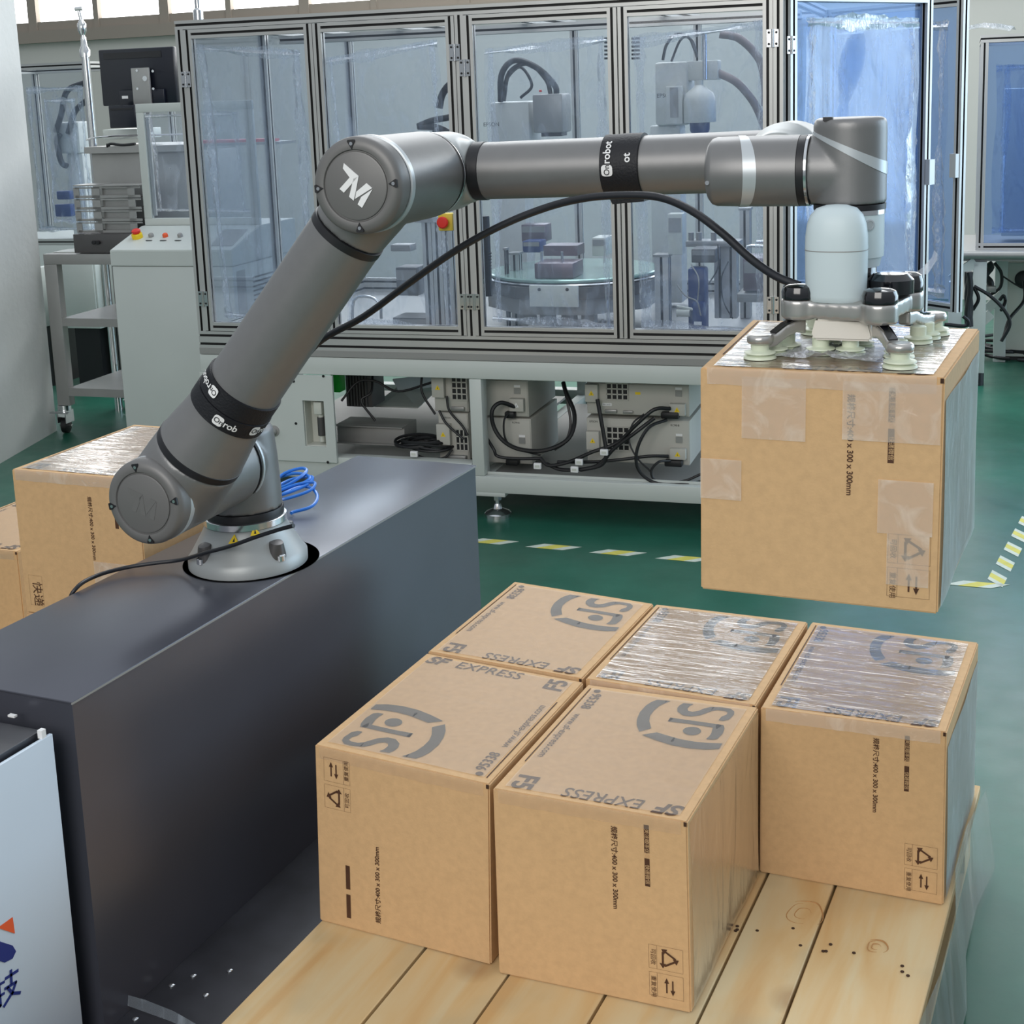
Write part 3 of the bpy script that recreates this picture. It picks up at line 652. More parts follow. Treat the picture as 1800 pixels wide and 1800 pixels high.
ring('chrome_ring', J2, a, .0715, .036, .042, 'robot_silver'); ring('seal_ring', J2, a, .070, .042, .046, 'seal_black')
# shoulder housing, flowing into the upper arm
def housing(name, o, ax, r, d0, d1, neck, m='robot_gray'):
    mb = MB(m); mb.lathe([(r * .96, d0), (r, d0 + .004), (r, d1 - .004), (r * .97, d1)], o, ax, 64)
    p, q, ra, rb_ = neck; L = (q - p).length; mb.lathe([(ra, 0), (ra * .98, L * .45), (rb_ * 1.02, L * .85), (rb_, L)], p, q - p, 64); return part(name, mb, rb, remesh=.0033, smooth=6)
SH = J2 + a * O1; ELU = EL + a * O1
housing('shoulder_housing', J2, a, .0705, .047, .262, (SH + u * .0, SH + u * .083, .078, .0735))
housing('elbow_housing', EL, a, .0680, .056, .262, (ELU - u * .0, ELU - u * .092, .0640, .0575))
ring('seal_ring', SH, u, .0745, .083, .096, 'seal_black'); ring('seal_ring', ELU, -u, .0590, .092, .105, 'seal_black')
L_ = .6443
mb = MB('robot_gray'); mb.lathe([(.0735, .096), (.0700, .125), (.0655, .155), (.0615, .19), (.0600, .24), (.0590, .32), (.0580, L_ - .105)], SH, u, 64); part('upper_arm_tube', mb, rb)
def cap(o, mark):
    mb = MB('robot_cap'); r = .0700
    mb.lathe([(r, -.030), (r, -.012), (r * .97, -.004), (r * .90, 0), (r * .80, .0012), (r * .74, .0005), (r * .72, -.0022), (r * .70, -.0022), (r * .69, .0), (r * .66, .0008), (0, .0008)], o, a, 72, caps=False)
    c = part('joint_cap', mb, rb)
    return c
silver = lambda o, d0: ring('silver_band', o, a, .0708, d0, d0 + .011, 'robot_silver')
silver(J2, O1 + .046); silver(EL, .242)
RX = a.cross(K).normalized()    # axes of the cap faces as seen from outside
if RX.dot(RT) < 0: RX = -RX
for o, ang0 in ((J2 + a * OC, 8), (EL + a * OC, 3)):
    c = cap(o, 0)
    for k in range(4):
        an = math.radians(ang0 + 90 * k); d = RX * math.cos(an) + K * math.sin(an); e = RX * -math.sin(an) + K * math.cos(an)
        mb = MB('seal_black'); p = o + d * .0590 - a * .0005; mb.prism([p - d * .007, p + d * .004 - e * .006, p + d * .0065 - e * .005, p + d * .0065 + e * .005, p + d * .004 + e * .006], a * .003); part('screw_slot', mb, c)
        mb = MB('chrome'); mb.lathe([(.0026, 0), (.0026, .0035), (0, .0036)], p + d * .0008, a, 10); part('screw', mb, c)
# emblem on the elbow cap (raised pale strokes) and its worn outline on the shoulder cap
def emblem(o, m, rot, name, hh=.0012):
    mb = MB(m); R0 = math.radians(rot)
    def f(px_, py_):   # photograph offsets around the cap centre, millimetres on the face
        return o + RX * px_ + K * py_ + a * .0009
    P = [[(350, 380), (470, 478), (345, 605), (310, 575), (392, 492), (348, 422)],
         [(425, 500), (465, 535), (420, 668), (385, 640)], [(470, 478), (465, 535), (440, 520), (395, 500)],
         [(530, 535), (574, 572), (480, 640), (455, 700), (420, 668)][:0]]
    polys = [[(358, 380), (470, 480), (345, 606), (311, 577), (398, 490), (348, 420)],
             [(428, 500), (470, 482), (440, 600), (420, 668), (385, 638)],
             [(530, 535), (573, 573), (432, 655), (445, 600)],
             [(575, 582), (484, 724), (450, 697), (482, 640)]]
    for pl in polys:
        q = []
        for x, y in pl:
            X = (x - 440) / 4.5 / 1210 / .93; Y = -(y - 557) / 4.5 / 1210; q.append(f(X * math.cos(R0) - Y * math.sin(R0), X * math.sin(R0) + Y * math.cos(R0)))
        mb.prism(q, a * hh)
    return part(name, mb, rb)
emblem(EL + a * OC, 'white_print', 0, 'raised_emblem')
emblem(J2 + a * OC, 'robot_cap', 20, 'worn_emblem', .0004)
# elbow to forearm
ring('chrome_ring', EL, a, .0670, .047, .051, 'chrome'); ring('seal_ring', EL, a, .0668, .051, .056, 'seal_black')
FE = EL + a * FO
mb = MB('robot_light'); mb.lathe([(.050, -.075), (.060, -.065), (.064, -.04), (.0655, .047)], EL, a, 64); mb.lathe([(.056, 0), (.055, .03), (.050, .055), (.0470, .064)], FE, w4, 64); part('forearm_joint', mb, rb, remesh=.0033, smooth=8)
ring('seal_ring', FE, w4, .0462, .064, .083, 'seal_black')
mb = MB('robot_gray'); mb.lathe([(.0450, .083), (.0450, .40), (.0455, .56)], FE, w4, 64); part('forearm_tube', mb, rb)
mb = MB('robot_light'); mb.lathe([(.050, -.055), (.055, -.045), (.057, -.02), (.057, .055), (.048, .085), (.045, .118)], WR, a, 64); part('wrist_joint', mb, rb, remesh=.0033, smooth=4)
# wrist one: horizontal can
WA = WR + a * OW - K * .005
mb = MB('robot_gray'); mb.lathe([(0, -.082), (.040, -.081), (.0450, -.077), (.0470, -.071), (.0478, -.03), (.0478, .042)], WA, h, 64); part('wrist_can', mb, rb)
# curved pale band, bowed toward the wrist on the near side
def bowed(name, o, ax, r, pos, wid, m, a0, a1, ref):
    mb = MB(m); ref = (ref - ax * ref.dot(ax)).normalized(); oth = ax.cross(ref); n = 48; R1 = []; R2 = []
    for k in range(n + 1):
        t = a0 + (a1 - a0) * k / n; dirv = ref * math.cos(t) + oth * math.sin(t); c = pos(t); w_ = wid(t)
        R1.append([mb.b.verts.new(o + ax * (c - w_ / 2) + dirv * r), mb.b.verts.new(o + ax * (c + w_ / 2) + dirv * r), mb.b.verts.new(o + ax * (c + w_ / 2) + dirv * (r - .004)), mb.b.verts.new(o + ax * (c - w_ / 2) + dirv * (r - .004))])
    for A_, B_ in zip(R1, R1[1:]):
        for j in range(4): mb._face([A_[j], A_[(j + 1) % 4], B_[(j + 1) % 4], B_[j]], 0)
    return part(name, mb, rb)
bowed('silver_band', WA, h, .0484, lambda t: -.038 + .020 * math.cos(t), lambda t: .010 + .008 * max(0, math.cos(t)), 'robot_silver', -PI, PI, a)
ring('seal_ring', WA, h, .0474, .042, .052, 'seal_black'); ring('chrome_ring', WA, h, .0476, .052, .0565, 'chrome')
mb = MB('chrome'); mb.lathe([(.003, 0), (.003, .003), (0, .003)], WA - h * .076 + a * .043 - K * .012, a, 10); part('screw', mb, rb)
HB = V((GC.x, GC.y, 0))
mb = MB('robot_gray'); mb.lathe([(.0478, 1.274), (.0478, 1.376), (.0465, 1.383), (.042, 1.3865), (0, 1.387)], HB, K, 64); c0 = WA + h * .0565; mb.lathe([(.0462, 0), (.0472, .02), (.0472, .05)], c0, h, 64); part('wrist_head', mb, rb, remesh=.0028, smooth=3)
camdir = (CAM - HB); camdir.z = 0; camdir.normalize()
bowed('silver_band', HB, K, .0486, lambda t: 1.3435 - .024 * math.sin(t), lambda t: .0045 + .0062 * (1 + math.sin(t)), 'robot_silver', -1.45, 1.5, camdir)
mb = MB('seal_black'); mb.cbox(HB + V((-.022, -.036, 1.386)), (.012, .008, .005)); part('screw_slot', mb, rb)
for nm, m_, r_, z0, z1 in (('seal_ring', 'seal_black', .0475, 1.266, 1.2735), ('chrome_ring', 'chrome', .0466, 1.260, 1.266)): mb = MB(m_); mb.lathe([(r_, z0), (r_, z1)], HB, K, 64); part(nm, mb, rb)
mb = MB('camera_shell'); mb.lathe([(.045, 1.203), (.0455, 1.21), (.0455, 1.26)], HB, K, 64); mb.lathe([(.040, 1.190), (.043, 1.203)], HB, K, 64); part('tool_flange', mb, rb)
bp_ = onpl(1530, 396, (0, HB.y - .034, 0), (0, 1, 0)); bd = V((bp_.x - HB.x, bp_.y - HB.y, 0)).normalized()
mb = MB('robot_silver', 'chrome'); mb.lathe([(.0075, 0), (.0075, .0018), (.0055, .002), (.0055, .001), (0, .001)], HB + bd * .0452 + K * bp_.z, bd, 20); part('flange_button', mb, rb)
# camera housing in front of the flange
CC = V((.0865, -.040, 0))
mb = MB('camera_shell'); n = 40; rings = []
prof = [(.0355, 1.152), (.0380, 1.1545), (.0390, 1.16), (.0398, 1.19), (.0402, 1.222), (.0398, 1.236), (.0378, 1.252), (.0335, 1.264), (.026, 1.2725), (.014, 1.2765), (.003, 1.2775)]
for r_, z_ in prof: rings.append([mb.b.verts.new(CC + V((0, 0, z_)) + RX * r_ * math.copysign(abs(math.cos(t)) ** .85, math.cos(t)) + a * (r_ * .80 * math.copysign(abs(math.sin(t)) ** .85, math.sin(t)))) for t in [2 * PI * k / n for k in range(n)]])
for A_, B_ in zip(rings, rings[1:]):
    for k in range(n): mb._face([A_[k], A_[(k + 1) % n], B_[(k + 1) % n], B_[k]], 0)
mb._face(rings[0][::-1], 0); mb._face(rings[-1], 0); part('camera_housing', mb, rb)
mb = MB('plate_gray'); rr = []
for z_, e in ((1.2185, .0004), (1.2197, .0004)): rr.append([mb.b.verts.new(CC + V((0, 0, z_)) + RX * (.0402 + e) * math.copysign(abs(math.cos(t)) ** .85, math.cos(t)) + a * ((.0402 + e) * .80 * math.copysign(abs(math.sin(t)) ** .85, math.sin(t)))) for t in [2 * PI * k / n for k in range(n)]])
for k in range(n): mb._face([rr[0][k], rr[0][(k + 1) % n], rr[1][(k + 1) % n], rr[1][k]], 0)
part('housing_seam', mb, rb)
# warning stickers on the base
for u_, v_ in ((409, 952), (459, 948)):
    p = onpl(u_, v_, bc + V((0, -.083, 0)), (0, 1, 0)); rad = V((p.x - bc.x, p.y - bc.y, 0)).normalized(); zc = p.z
    rr_ = .100 - (zc - CZ - .026) * (.020 / .034) + .0045; tg = K.cross(rad); sl_ = (K * .86 - rad * .5).normalized()
    c = bc + rad * rr_ + K * (zc - CZ)
    mb = MB('yellow'); mb.prism([c - tg * .0095 - sl_ * .006, c + tg * .0095 - sl_ * .006, c + sl_ * .0105], rad * .0006); mb.prism([c - tg * .0022 - sl_ * .003 + rad * .0006, c + tg * .0018 - sl_ * .003 + rad * .0006, c + tg * .0008 + sl_ * .005 + rad * .0006], rad * .0004, 'seal_black'); part('warning_sticker', mb, rb)

# ------------------------------------------------------------------ velcro straps with lettering
def strap(label, o, ax, r, bands, marks, flap=None):
    t = thing('cable_strap', label, 'strap', o)
    for k, (d0, d1, rr) in enumerate(bands):
        mb = MB('strap_black'); mb.lathe([(r, d0), (r + rr, d0 + .0005), (r + rr, d1 - .0005), (r, d1)], o, ax, 64); part('band', mb, t)
    if flap:
        mb = MB('strap_black'); mb.prism([V(p) for p in flap[0]], flap[1]); part('strap_end', mb, t)
    for (x0, ang, rot, kind) in marks:
        toc = (CAM - (o + ax * x0)); toc = (toc - ax * toc.dot(ax)).normalized(); oth = ax.cross(toc); R = r + .0054
        def f(x, y, x0=x0, ang=ang, rot=rot):
            # y: along the axis after rotation, x: around the tube
            X = x * math.cos(rot) - y * math.sin(rot); Y = x * math.sin(rot) + y * math.cos(rot)
            t_ = ang + X / R; return o + ax * (x0 + Y) + (toc * math.cos(t_) + oth * math.sin(t_)) * R
        if kind != 'end':
            pl = []
            for k in range(28):
                t_ = 2 * PI * k / 28; c_, s_ = math.cos(t_), math.sin(t_); pl.append((.0088 * math.copysign(abs(c_) ** .55, c_) , .0088 * math.copysign(abs(s_) ** .55, s_)))
            mb = MB('white_print'); c0_ = mb.b.verts.new(f(0, 0)); vs = [mb.b.verts.new(f(*p)) for p in pl]
            for k in range(28): mb._face([c0_, vs[k], vs[(k + 1) % 28]], 0)
            put_text(mb, 'robot' if kind == 'full' else 'rob', .0165, lambda x, y: f(x + .0100, y - .0048), bold=.0003); part('lettering', mb, t)
            R += .0004; mb = MB('strap_black'); put_text(mb, 'On', .0125, lambda x, y: f(x - .0075, y - .004), bold=.0001); part('dark_lettering', mb, t)
        else: mb = MB('white_print'); put_text(mb, 'ot', .0165, lambda x, y: f(x, y - .0048), bold=.0003); part('lettering', mb, t)
    return t
d1 = (onpl(1098, 300, (0, FE.y, 0), (0, 1, 0)) - FE).dot(w4)
strap('black double strap around the middle of the forearm holding the cable', FE, w4, .0453, [(d1 - .031, d1 - .003, .0035), (d1 - .004, d1 + .029, .0040), (d1 - .026, d1 + .026, .0046)][:2],
      [(d1 - .018, .12, PI, 'full'), (d1 + .013, -.10, PI, 'end')],
      flap=([FE + w4 * (d1 - .028) - K * .045 + a * .012, FE + w4 * (d1 + .028) - K * .045 + a * .012, FE + w4 * (d1 + .028) - K * .054 + a * .012, FE + w4 * (d1 - .022) - K * .057 + a * .012], -a * .035))
strap('black double strap around the lower part of the upper arm', SH, u, .0605, [(.178, .206, .0045), (.206, .238, .0030)],
      [(.225, -.55, PI, 'full'), (.192, -.05, PI * .0, 'rob'), (.196, .95, 0, 'rob')])

# ------------------------------------------------------------------ cables on the robot
def pl_y(pts): return [onpl(u_, v_, (0, y_, 0), (0, 1, 0)) for u_, v_, y_ in pts]
mb = MB('hose_black'); mb.tube(pl_y([(480, 700, .02), (520, 648, .05), (565, 598, .08), (640, 556, .09), (720, 497, .09), (800, 441, .09), (880, 397, .09), (960, 365, .09), (1030, 348, .08), (1100, 343, .07), (1160, 347, .06), (1215, 370, .04), (1270, 410, .02), (1320, 455, 0), (1365, 486, -.02), (1405, 502, -.03)]), .0058, seg=12)
solo('robot_cable', mb, 'thick black cable slung under the forearm down to the gripper', 'cable', EL)
mb = MB('hose_black'); cp = []
for u_, v_, z_ in ((135, 1033, .001), (170, 1012, .004), (220, 998, .006), (270, 990, .010), (318, 984, .016), (360, 972, .030), (405, 960, .046), (450, 944, .056), (490, 931, .052), (516, 924, .040)):
    p = onz(u_, v_, CZ + z_ + .004)
    if z_ > .016:
        p = onpl(u_, v_, bc + V((0, -.112 + (z_ - .016) * .3, 0)), (-.12, -1, 0))
    cp.append(p)
mb.tube([V((CX0 - .03, cp[0].y - .02, CZ - .16)), V((CX0 - .016, cp[0].y - .012, CZ - .03))] + cp, .0036, seg=10); solo('base_cable', mb, 'thin black cable lying over the robot base on the dark cabinet', 'cable', cp[0])
mb = MB('blue_hose'); P = []
cb = onz(520, 905, CZ); hb = []
loops = [[(478, 850, .05), (500, 832, .075), (530, 823, .09), (538, 830, .085), (510, 850, .06), (480, 862, .04)], [(480, 858, .05), (515, 842, .065), (548, 838, .07), (540, 852, .055), (500, 868, .045), (478, 872, .03)],
         [(478, 868, .04), (520, 852, .06), (552, 848, .06), (545, 862, .045), (505, 876, .03), (475, 880, .02)], [(476, 880, .03), (520, 858, .05), (545, 857, .045), (558, 872, .03), (548, 890, .015), (516, 900, .006), (512, 902, .005)],
         [(480, 842, .05), (520, 832, .075), (545, 840, .07), (520, 856, .05), (482, 876, .03)]]
bh = thing('air_hose_coil', 'coil of bright blue air hose behind the robot base', 'hose', onz(515, 880, CZ))
for lp in loops:
    mb = MB('blue_hose'); mb.tube([onz(u_, v_, CZ + z_ * .55 + .004) for u_, v_, z_ in lp], .0034, seg=8); part('hose_loop', mb, bh)

# ================================================================== VACUUM GRIPPER
gp = thing('vacuum_gripper', 'silver four-armed suction gripper with black domes holding the lifted carton', 'gripper', (GC.x, GC.y, ZF))
GZ = 1.128
lob = [V((.148, -.070, 0)), V((.040, -.050, 0)), V((.163, .045, 0)), V((.045, .095, 0))]
mb = MB('grip_silver')
for p in lob: mb.lathe([(.0215, GZ), (.0235, GZ + .003), (.0235, GZ + .025), (.0225, GZ + .027)], p, K, 36)
mb.lathe([(.045, GZ + .002), (.045, GZ + .027)], GC, K, 40)
for p in lob:
    d = (p - V((GC.x, GC.y, 0))); L = d.length; d.normalize(); s_ = K.cross(d) * .0175; c = V((GC.x, GC.y, GZ + .002))
    mb.prism([c - s_ * 1.6, c + d * L - s_, c + d * L + s_, c + s_ * 1.6], (0, 0, .025))
for i_, j_ in ((0, 1), (0, 2), (2, 3), (1, 3)):
    d = (lob[j_] - lob[i_]); L = d.length; d.normalize(); s_ = K.cross(d) * .014; mb.prism([lob[i_] - s_ + K * (GZ + .003), lob[j_] - s_ + K * (GZ + .003), lob[j_] + s_ + K * (GZ + .003), lob[i_] + s_ + K * (GZ + .003)], (0, 0, .021))
part('hub', mb, gp, remesh=.0028, smooth=5)
for k, p in enumerate(lob):
    mb = MB('grip_black'); hh = .018 if k < 2 else .024; mb.lathe([(.0226, 0), (.0230, hh * .5), (.0205, hh * .85), (.014, hh), (0, hh + .001)], p + K * (GZ + .0275), K, 36); part('dome_cap', mb, gp)
mb = MB('grip_black'); mb.lathe([(.040, GZ + .0275), (.040, GZ + .045), (.036, GZ + .052), (.036, GZ + .0615)], GC, K, 40); mb.lathe([(.030, 0), (.030, .018), (.022, .026), (0, .028)], V((.150, .000, GZ + .030)), K, 32); part('quick_changer', mb, gp)
# beige manifold under the hub
mb = MB('grip_beige'); q0 = V((.0985, -.046, .0045)); e1 = h; e2 = -a
prof = [(-.034, 1.127), (.034, 1.127), (.040, 1.104), (.036, 1.0985), (-.036, 1.0985), (-.040, 1.104)]
mb.prism([q0 + e1 * x - e2 * .022 + K * z_ for x, z_ in prof], e2 * .10); bmesh.ops.bevel(mb.b, geom=mb.b.edges[:], offset=.003, segments=2, affect='EDGES'); part('manifold', mb, gp)
# arms: curved silver legs with black inlay, each carrying suction cups
feet = [V((.182, -.120, 0)), V((.000, -.100, 0)), V((.190, .125, 0)), V((.010, .165, 0))]
def cupmb(big=1.0):
    mb = MB('cup_rubber'); z = 0
    mb.lathe([(.0105, .0285), (.0118, .027), (.0118, .0135), (.0150, .0118), (.0200, .0105), (.0205, .0088), (.0160, .0076), (.0160, .0066), (.0208, .0045), (.0215, .0012), (.0190, .0004)], (0, 0, 0), K, 36); return mb
proto = None
def add_cup(x, y, sc_=1.0):
    global proto
    if proto is None:
        proto = part('suction_cup', cupmb(), gp, A=Mx.Translation(gp.location)); o = proto
    else: o = proto.copy(); COL.objects.link(o); o.parent = gp
    o.location = (x - gp.location.x, y - gp.location.y, .0008); o.scale = (sc_, sc_, min(1, .9 * sc_))
for k, (p, f_) in enumerate(zip(lob, feet)):
    d = (f_ - p); L = d.length; d.normalize(); s_ = K.cross(d) * .0085
    p = p - d * .006; L += .006
    zt_ = [(0, 1.1275), (.25, 1.1255), (.5, 1.117), (.75, 1.1145), (1.0, 1.1135)] if k > 1 else [(0, 1.1275), (.2, 1.127), (.45, 1.122), (.70, 1.1125), (1.0, 1.1100)]
    tops = [V((p.x, p.y, 0)) + d * L * t_ + K * z_ for t_, z_ in zt_]; bots = [V((p.x, p.y, 0)) + d * L * t_ + K * (z_ - (.016 if t_ > .1 else .020)) for t_, z_ in zt_]
    mb = MB('grip_silver'); mb.prism([v - s_ for v in tops] + [v - s_ for v in bots[::-1]], s_ * 2); mb.lathe([(.0145, 1.1010), (.0172, 1.1035), (.0172, 1.1105), (.0155, 1.1135), (0, 1.1140)], f_, K, 36); part('arm', mb, gp, remesh=.0022, smooth=4)
    mb = MB('grip_black'); q = [tops[1], tops[2], tops[3]]
    mb.prism([v - s_ * .75 + K * .0004 for v in q] + [v + s_ * .75 + K * .0004 for v in q[::-1]], K * .0016); part('inlay', mb, gp)
    inn = V((GC.x, GC.y, 0)) - f_; inn.normalize()
    add_cup(f_.x, f_.y)
    for j in (1, 2): c = f_ + V((0, 1, 0)) * (.034 * j if f_.y < 0 else -.034 * j) + V((.010 * j if f_.x < .05 else -.006 * j, 0, 0)); add_cup(c.x, c.y, .92)
for x, y in ((.069, -.052), (.107, -.047), (.072, .0), (.110, .004)): add_cup(x, y, .93)
# crumpled plastic under the cups
cp_ = MB('film_fold'); n = 12
for (x0, y0, x1, y1, z_) in ((.02, -.10, .15, .02, .016),):
    g = [[cp_.b.verts.new((x0 + (x1 - x0) * i / n + random.uniform(-.003, .003), y0 + (y1 - y0) * j / n + random.uniform(-.003, .003), ZF + .004 + z_ * .5 * random.random() * math.sin(PI * min(1, .1 + i / n)))) for i in range(n + 1)] for j in range(n + 1)]
    for j in range(n):
        for i in range(n): cp_._face([g[j][i], g[j][i + 1], g[j + 1][i + 1], g[j + 1][i]], 0, True)
solo('crumpled_film', cp_, 'crumpled clear film under the suction cups on the lifted carton', 'plastic film', (.085, -.04, ZF))
# thin plastic leaf sticking up behind the gripper
mb = MB('film_fold'); pts = [(1600, 486), (1622, 470), (1638, 452), (1642, 440), (1648, 448), (1646, 458), (1632, 480), (1612, 488)]
lf = [onpl(x, y, (0, .10, 0), (0, 1, 0)) for x, y in pts]; mb.prism(lf, (0, .001, 0)); solo('film_leaf', mb, 'twisted leaf of clear film sticking up behind the gripper', 'plastic film', lf[0])
# ================================================================== GLAZED MACHINE (machine frame: s, d, z)
SL, SR = -2.597, -.535; ZB, ZM = .577, 1.712; PW = .030; DEP = 1.40
mc = thing('glazed_machine', 'large aluminium-framed glazed enclosure standing on the white machine base', 'machine enclosure', ((SL + SR) / 2, DEP / 2, ZB), A=MM)
def apart(name, p, q, w_=PW, h_=PW, u_=(1, 0, 0), par=None):
    mb = MB('alu', 'slot'); mb.alu(p, q, w_, h_, u_); return part(name, mb, par or mc)
posts = [(SL + .015, 0), (-1.5655, 0), (SR - .015, 0), (SL + .015, .60), (SL + .015, DEP), (SR - .015, DEP), (-1.5655, DEP), (-2.08, DEP), (-1.05, DEP)]
for s_, d_0 in posts: apart('post', (s_, d_0 + .015, ZB + .06), (s_, d_0 + .015, ZM - .03))
for d_0 in (0, DEP):
    apart('top_rail', (SL, d_0 + .015, ZM - .015), (SR, d_0 + .015, ZM - .015), .03, .03, (0, 0, 1))
apart('bottom_rail', (SL, .015, ZB + .030), (SR, .015, ZB + .030), .06, .03, (0, 0, 1)); apart('bottom_rail', (SL, DEP + .015, ZB + .030), (SR, DEP + .015, ZB + .030), .06, .03, (0, 0, 1))
for s_ in (SL + .015, -1.5655, SR - .015):
    apart('top_rail', (s_, .03, ZM - .015), (s_, DEP, ZM - .015), .03, .03, (0, 0, 1))
for s_ in (SL + .015, SR - .015): apart('bottom_rail', (s_, .03, ZB + .03), (s_, DEP, ZB + .03), .06, .03, (0, 0, 1))
# top guide profiles seen through the doors
apart('cross_rail', (SL + .03, .75, ZM - .05), (SR - .03, .75, ZM - .05), .06, .03, (0, 1, 0))
for s0_ in (-2.06, -1.05): apart('cross_rail', (s0_, .03, ZM - .015), (s0_, DEP, ZM - .015), .03, .03, (0, 0, 1))
# fixed panes: left side, back
def pane(par, pts, nm='pane', m='pane'):
    mb = MB(m); mb.prism(pts[0:4], pts[4]); return part(nm, mb, par)
for a_, b_ in ((.03, .60), (.63, DEP)): pane(mc, [(SL + .012, a_, ZB + .06), (SL + .012, b_, ZB + .06), (SL + .012, b_, ZM - .03), (SL + .012, a_, ZM - .03), (.004, 0, 0)])
for a_, b_ in ((SL + .03, -2.095), (-2.065, -1.58), (-1.55, -1.065), (-1.035, SR - .03)): pane(mc, [(a_, DEP + .012, ZB + .06), (b_, DEP + .012, ZB + .06), (b_, DEP + .012, ZM - .03), (a_, DEP + .012, ZM - .03), (0, .004, 0)])
mb = MB('plate_gray'); mb.box((SL, -.002, ZB - .022), (SR, DEP + .03, ZB)); part('deck_plate', mb, mc)

def hinge(par, c, ax_s=(1, 0, 0), nv=(0, -1, 0)):
    """butt hinge: two leaves with screw heads around a knuckle; c in machine frame"""
    c = V(c); e = V(ax_s); n = V(nv); mb = MB('chrome')
    for sg in (-1, 1):
        q = [c + e * sg * .003 + V((0, 0, -.026)), c + e * sg * .018 + V((0, 0, -.026)), c + e * sg * .018 + V((0, 0, .026)), c + e * sg * .003 + V((0, 0, .026))]
        mb.prism(q, n * .003)
        for zz in (-.017, .017): mb.cyl(c + e * sg * .011 + n * .003 + V((0, 0, zz)), c + e * sg * .011 + n * .0045 + V((0, 0, zz)), .0036, 'slot', 10)
    mb.cyl(c + n * .004 + V((0, 0, -.027)), c + n * .004 + V((0, 0, .027)), .0042, None, 10)
    return part('hinge', mb, par)
def crumple(nm, par, quadpts, m='film', fold='film_fold', amp=.006, nrm=(0, 1, 0), seed=1, fw=.05):
    """protective film: a loose wrinkled sheet with thick folded borders"""
    rnd = random.Random(seed); A_, B_, C_, D_ = [V(p) for p in quadpts]; n = V(nrm); mb = MB(m); N = 14; M_ = 26
    ph = [rnd.uniform(0, 6) for _ in range(6)]
    def P(i, j, off=0):
        s_, t_ = i, j; p = A_.lerp(B_, s_).lerp(D_.lerp(C_, s_), t_)
        wv = math.sin(s_ * 11 + ph[0] + 2 * math.sin(t_ * 5 + ph[1])) + .6 * math.sin(t_ * 17 + ph[2] + s_ * 6)
        ed = .006 * math.sin(t_ * 9 + ph[3]) * (1 if s_ in (0, 1) else .3)
        return p + n * (amp * wv * .5 + off) + (B_ - A_).normalized() * ed
    g = [[mb.b.verts.new(P(i / N, j / M_)) for i in range(N + 1)] for j in range(M_ + 1)]
    for j in range(M_):
        for i in range(N): mb._face([g[j][i], g[j][i + 1], g[j + 1][i + 1], g[j + 1][i]], 0)
    o = part(nm, mb, par)
    mb = MB(fold)
    def strip(fn, L):
        K_ = max(10, int(L / .03)); rows = []
        for k in range(K_ + 1):
            t_ = k / K_; c, across = fn(t_); w_ = fw * (.38 + .35 * rnd.random() + .25 * math.sin(t_ * 7 + ph[4])); j_ = n * rnd.uniform(-.006, .004)
            rows.append([mb.b.verts.new(c - across * w_ * .5 + j_), mb.b.verts.new(c - across * w_ * .12 - n * rnd.uniform(.002, .010)), mb.b.verts.new(c + across * w_ * .2 + n * .002), mb.b.verts.new(c + across * w_ * .5 - n * rnd.uniform(0, .006))])
        for x, y in zip(rows, rows[1:]):
            for k in range(3): mb._face([x[k], x[k + 1], y[k + 1], y[k]], 0, True)
    ac = (B_ - A_).normalized(); up = V((0, 0, 1)); i_ = .05
    strip(lambda t_: (P(i_, t_), ac), (D_ - A_).length); strip(lambda t_: (P(1 - i_, t_), ac), (D_ - A_).length)
    strip(lambda t_: (P(t_, .015), up), (B_ - A_).length); strip(lambda t_: (P(t_, .985), up), (B_ - A_).length)
    part('film_border', mb, par); return o
def door(nm, s0, s1, hinge_s, seed, filmpx, handle=None):
    z0, z1 = ZB + .062, ZM - .032; dd = -.002
    d = part(nm, MB('alu').box((s0 + .001, dd, z0 + .001), (s0 + .002, dd + .001, z0 + .002)), mc) if False else None
    mb = MB('alu', 'slot'); mb.alu((s0 + .015, dd + .015, z0), (s0 + .015, dd + .015, z1), PW, PW, (1, 0, 0)); mb.alu((s1 - .015, dd + .015, z0), (s1 - .015, dd + .015, z1), PW, PW, (1, 0, 0))
    mb.alu((s0 + .03, dd + .015, z1 - .015), (s1 - .03, dd + .015, z1 - .015), PW, PW, (0, 0, 1)); mb.alu((s0 + .03, dd + .015, z0 + .015), (s1 - .03, dd + .015, z0 + .015), PW, PW, (0, 0, 1))
    d = part('door', mb, mc)
    mb = MB('pane'); mb.box((s0 + .03, dd + .014, z0 + .03), (s1 - .03, dd + .018, z1 - .03)); part('pane', mb, d)
    for zz in (z0 + .115, z1 - .115 - (.05 if seed % 2 else 0)): hinge(d, (hinge_s, dd, zz))
    q = [mp(*p, .035) for p in filmpx]; crumple('protective_film', d, [q[3], q[2], q[1], q[0]], seed=seed)
    if handle is not None:
        mb = MB('alu'); mb.box((handle - .014, dd - .022, 1.085), (handle + .014, dd, 1.165), bev=.002); mb.box((handle - .012, dd - .002, 1.08), (handle + .012, dd, 1.17), 'slot'); part('handle', mb, d)
    return d
door('door', -2.566, -2.083, -2.566, 1, [(345, 78), (530, 88), (560, 575), (395, 558)])
door('door', -2.081, -1.582, -1.582, 2, [(572, 102), (768, 68), (800, 590), (610, 572)], handle=-2.066)
door('door', -1.550, -1.047, -1.550, 3, [(852, 86), (1066, 62), (1082, 582), (868, 566)])
door('door', -1.043, -.566, -.566, 4, [(1112, 66), (1350, 34), (1352, 592), (1125, 578)])
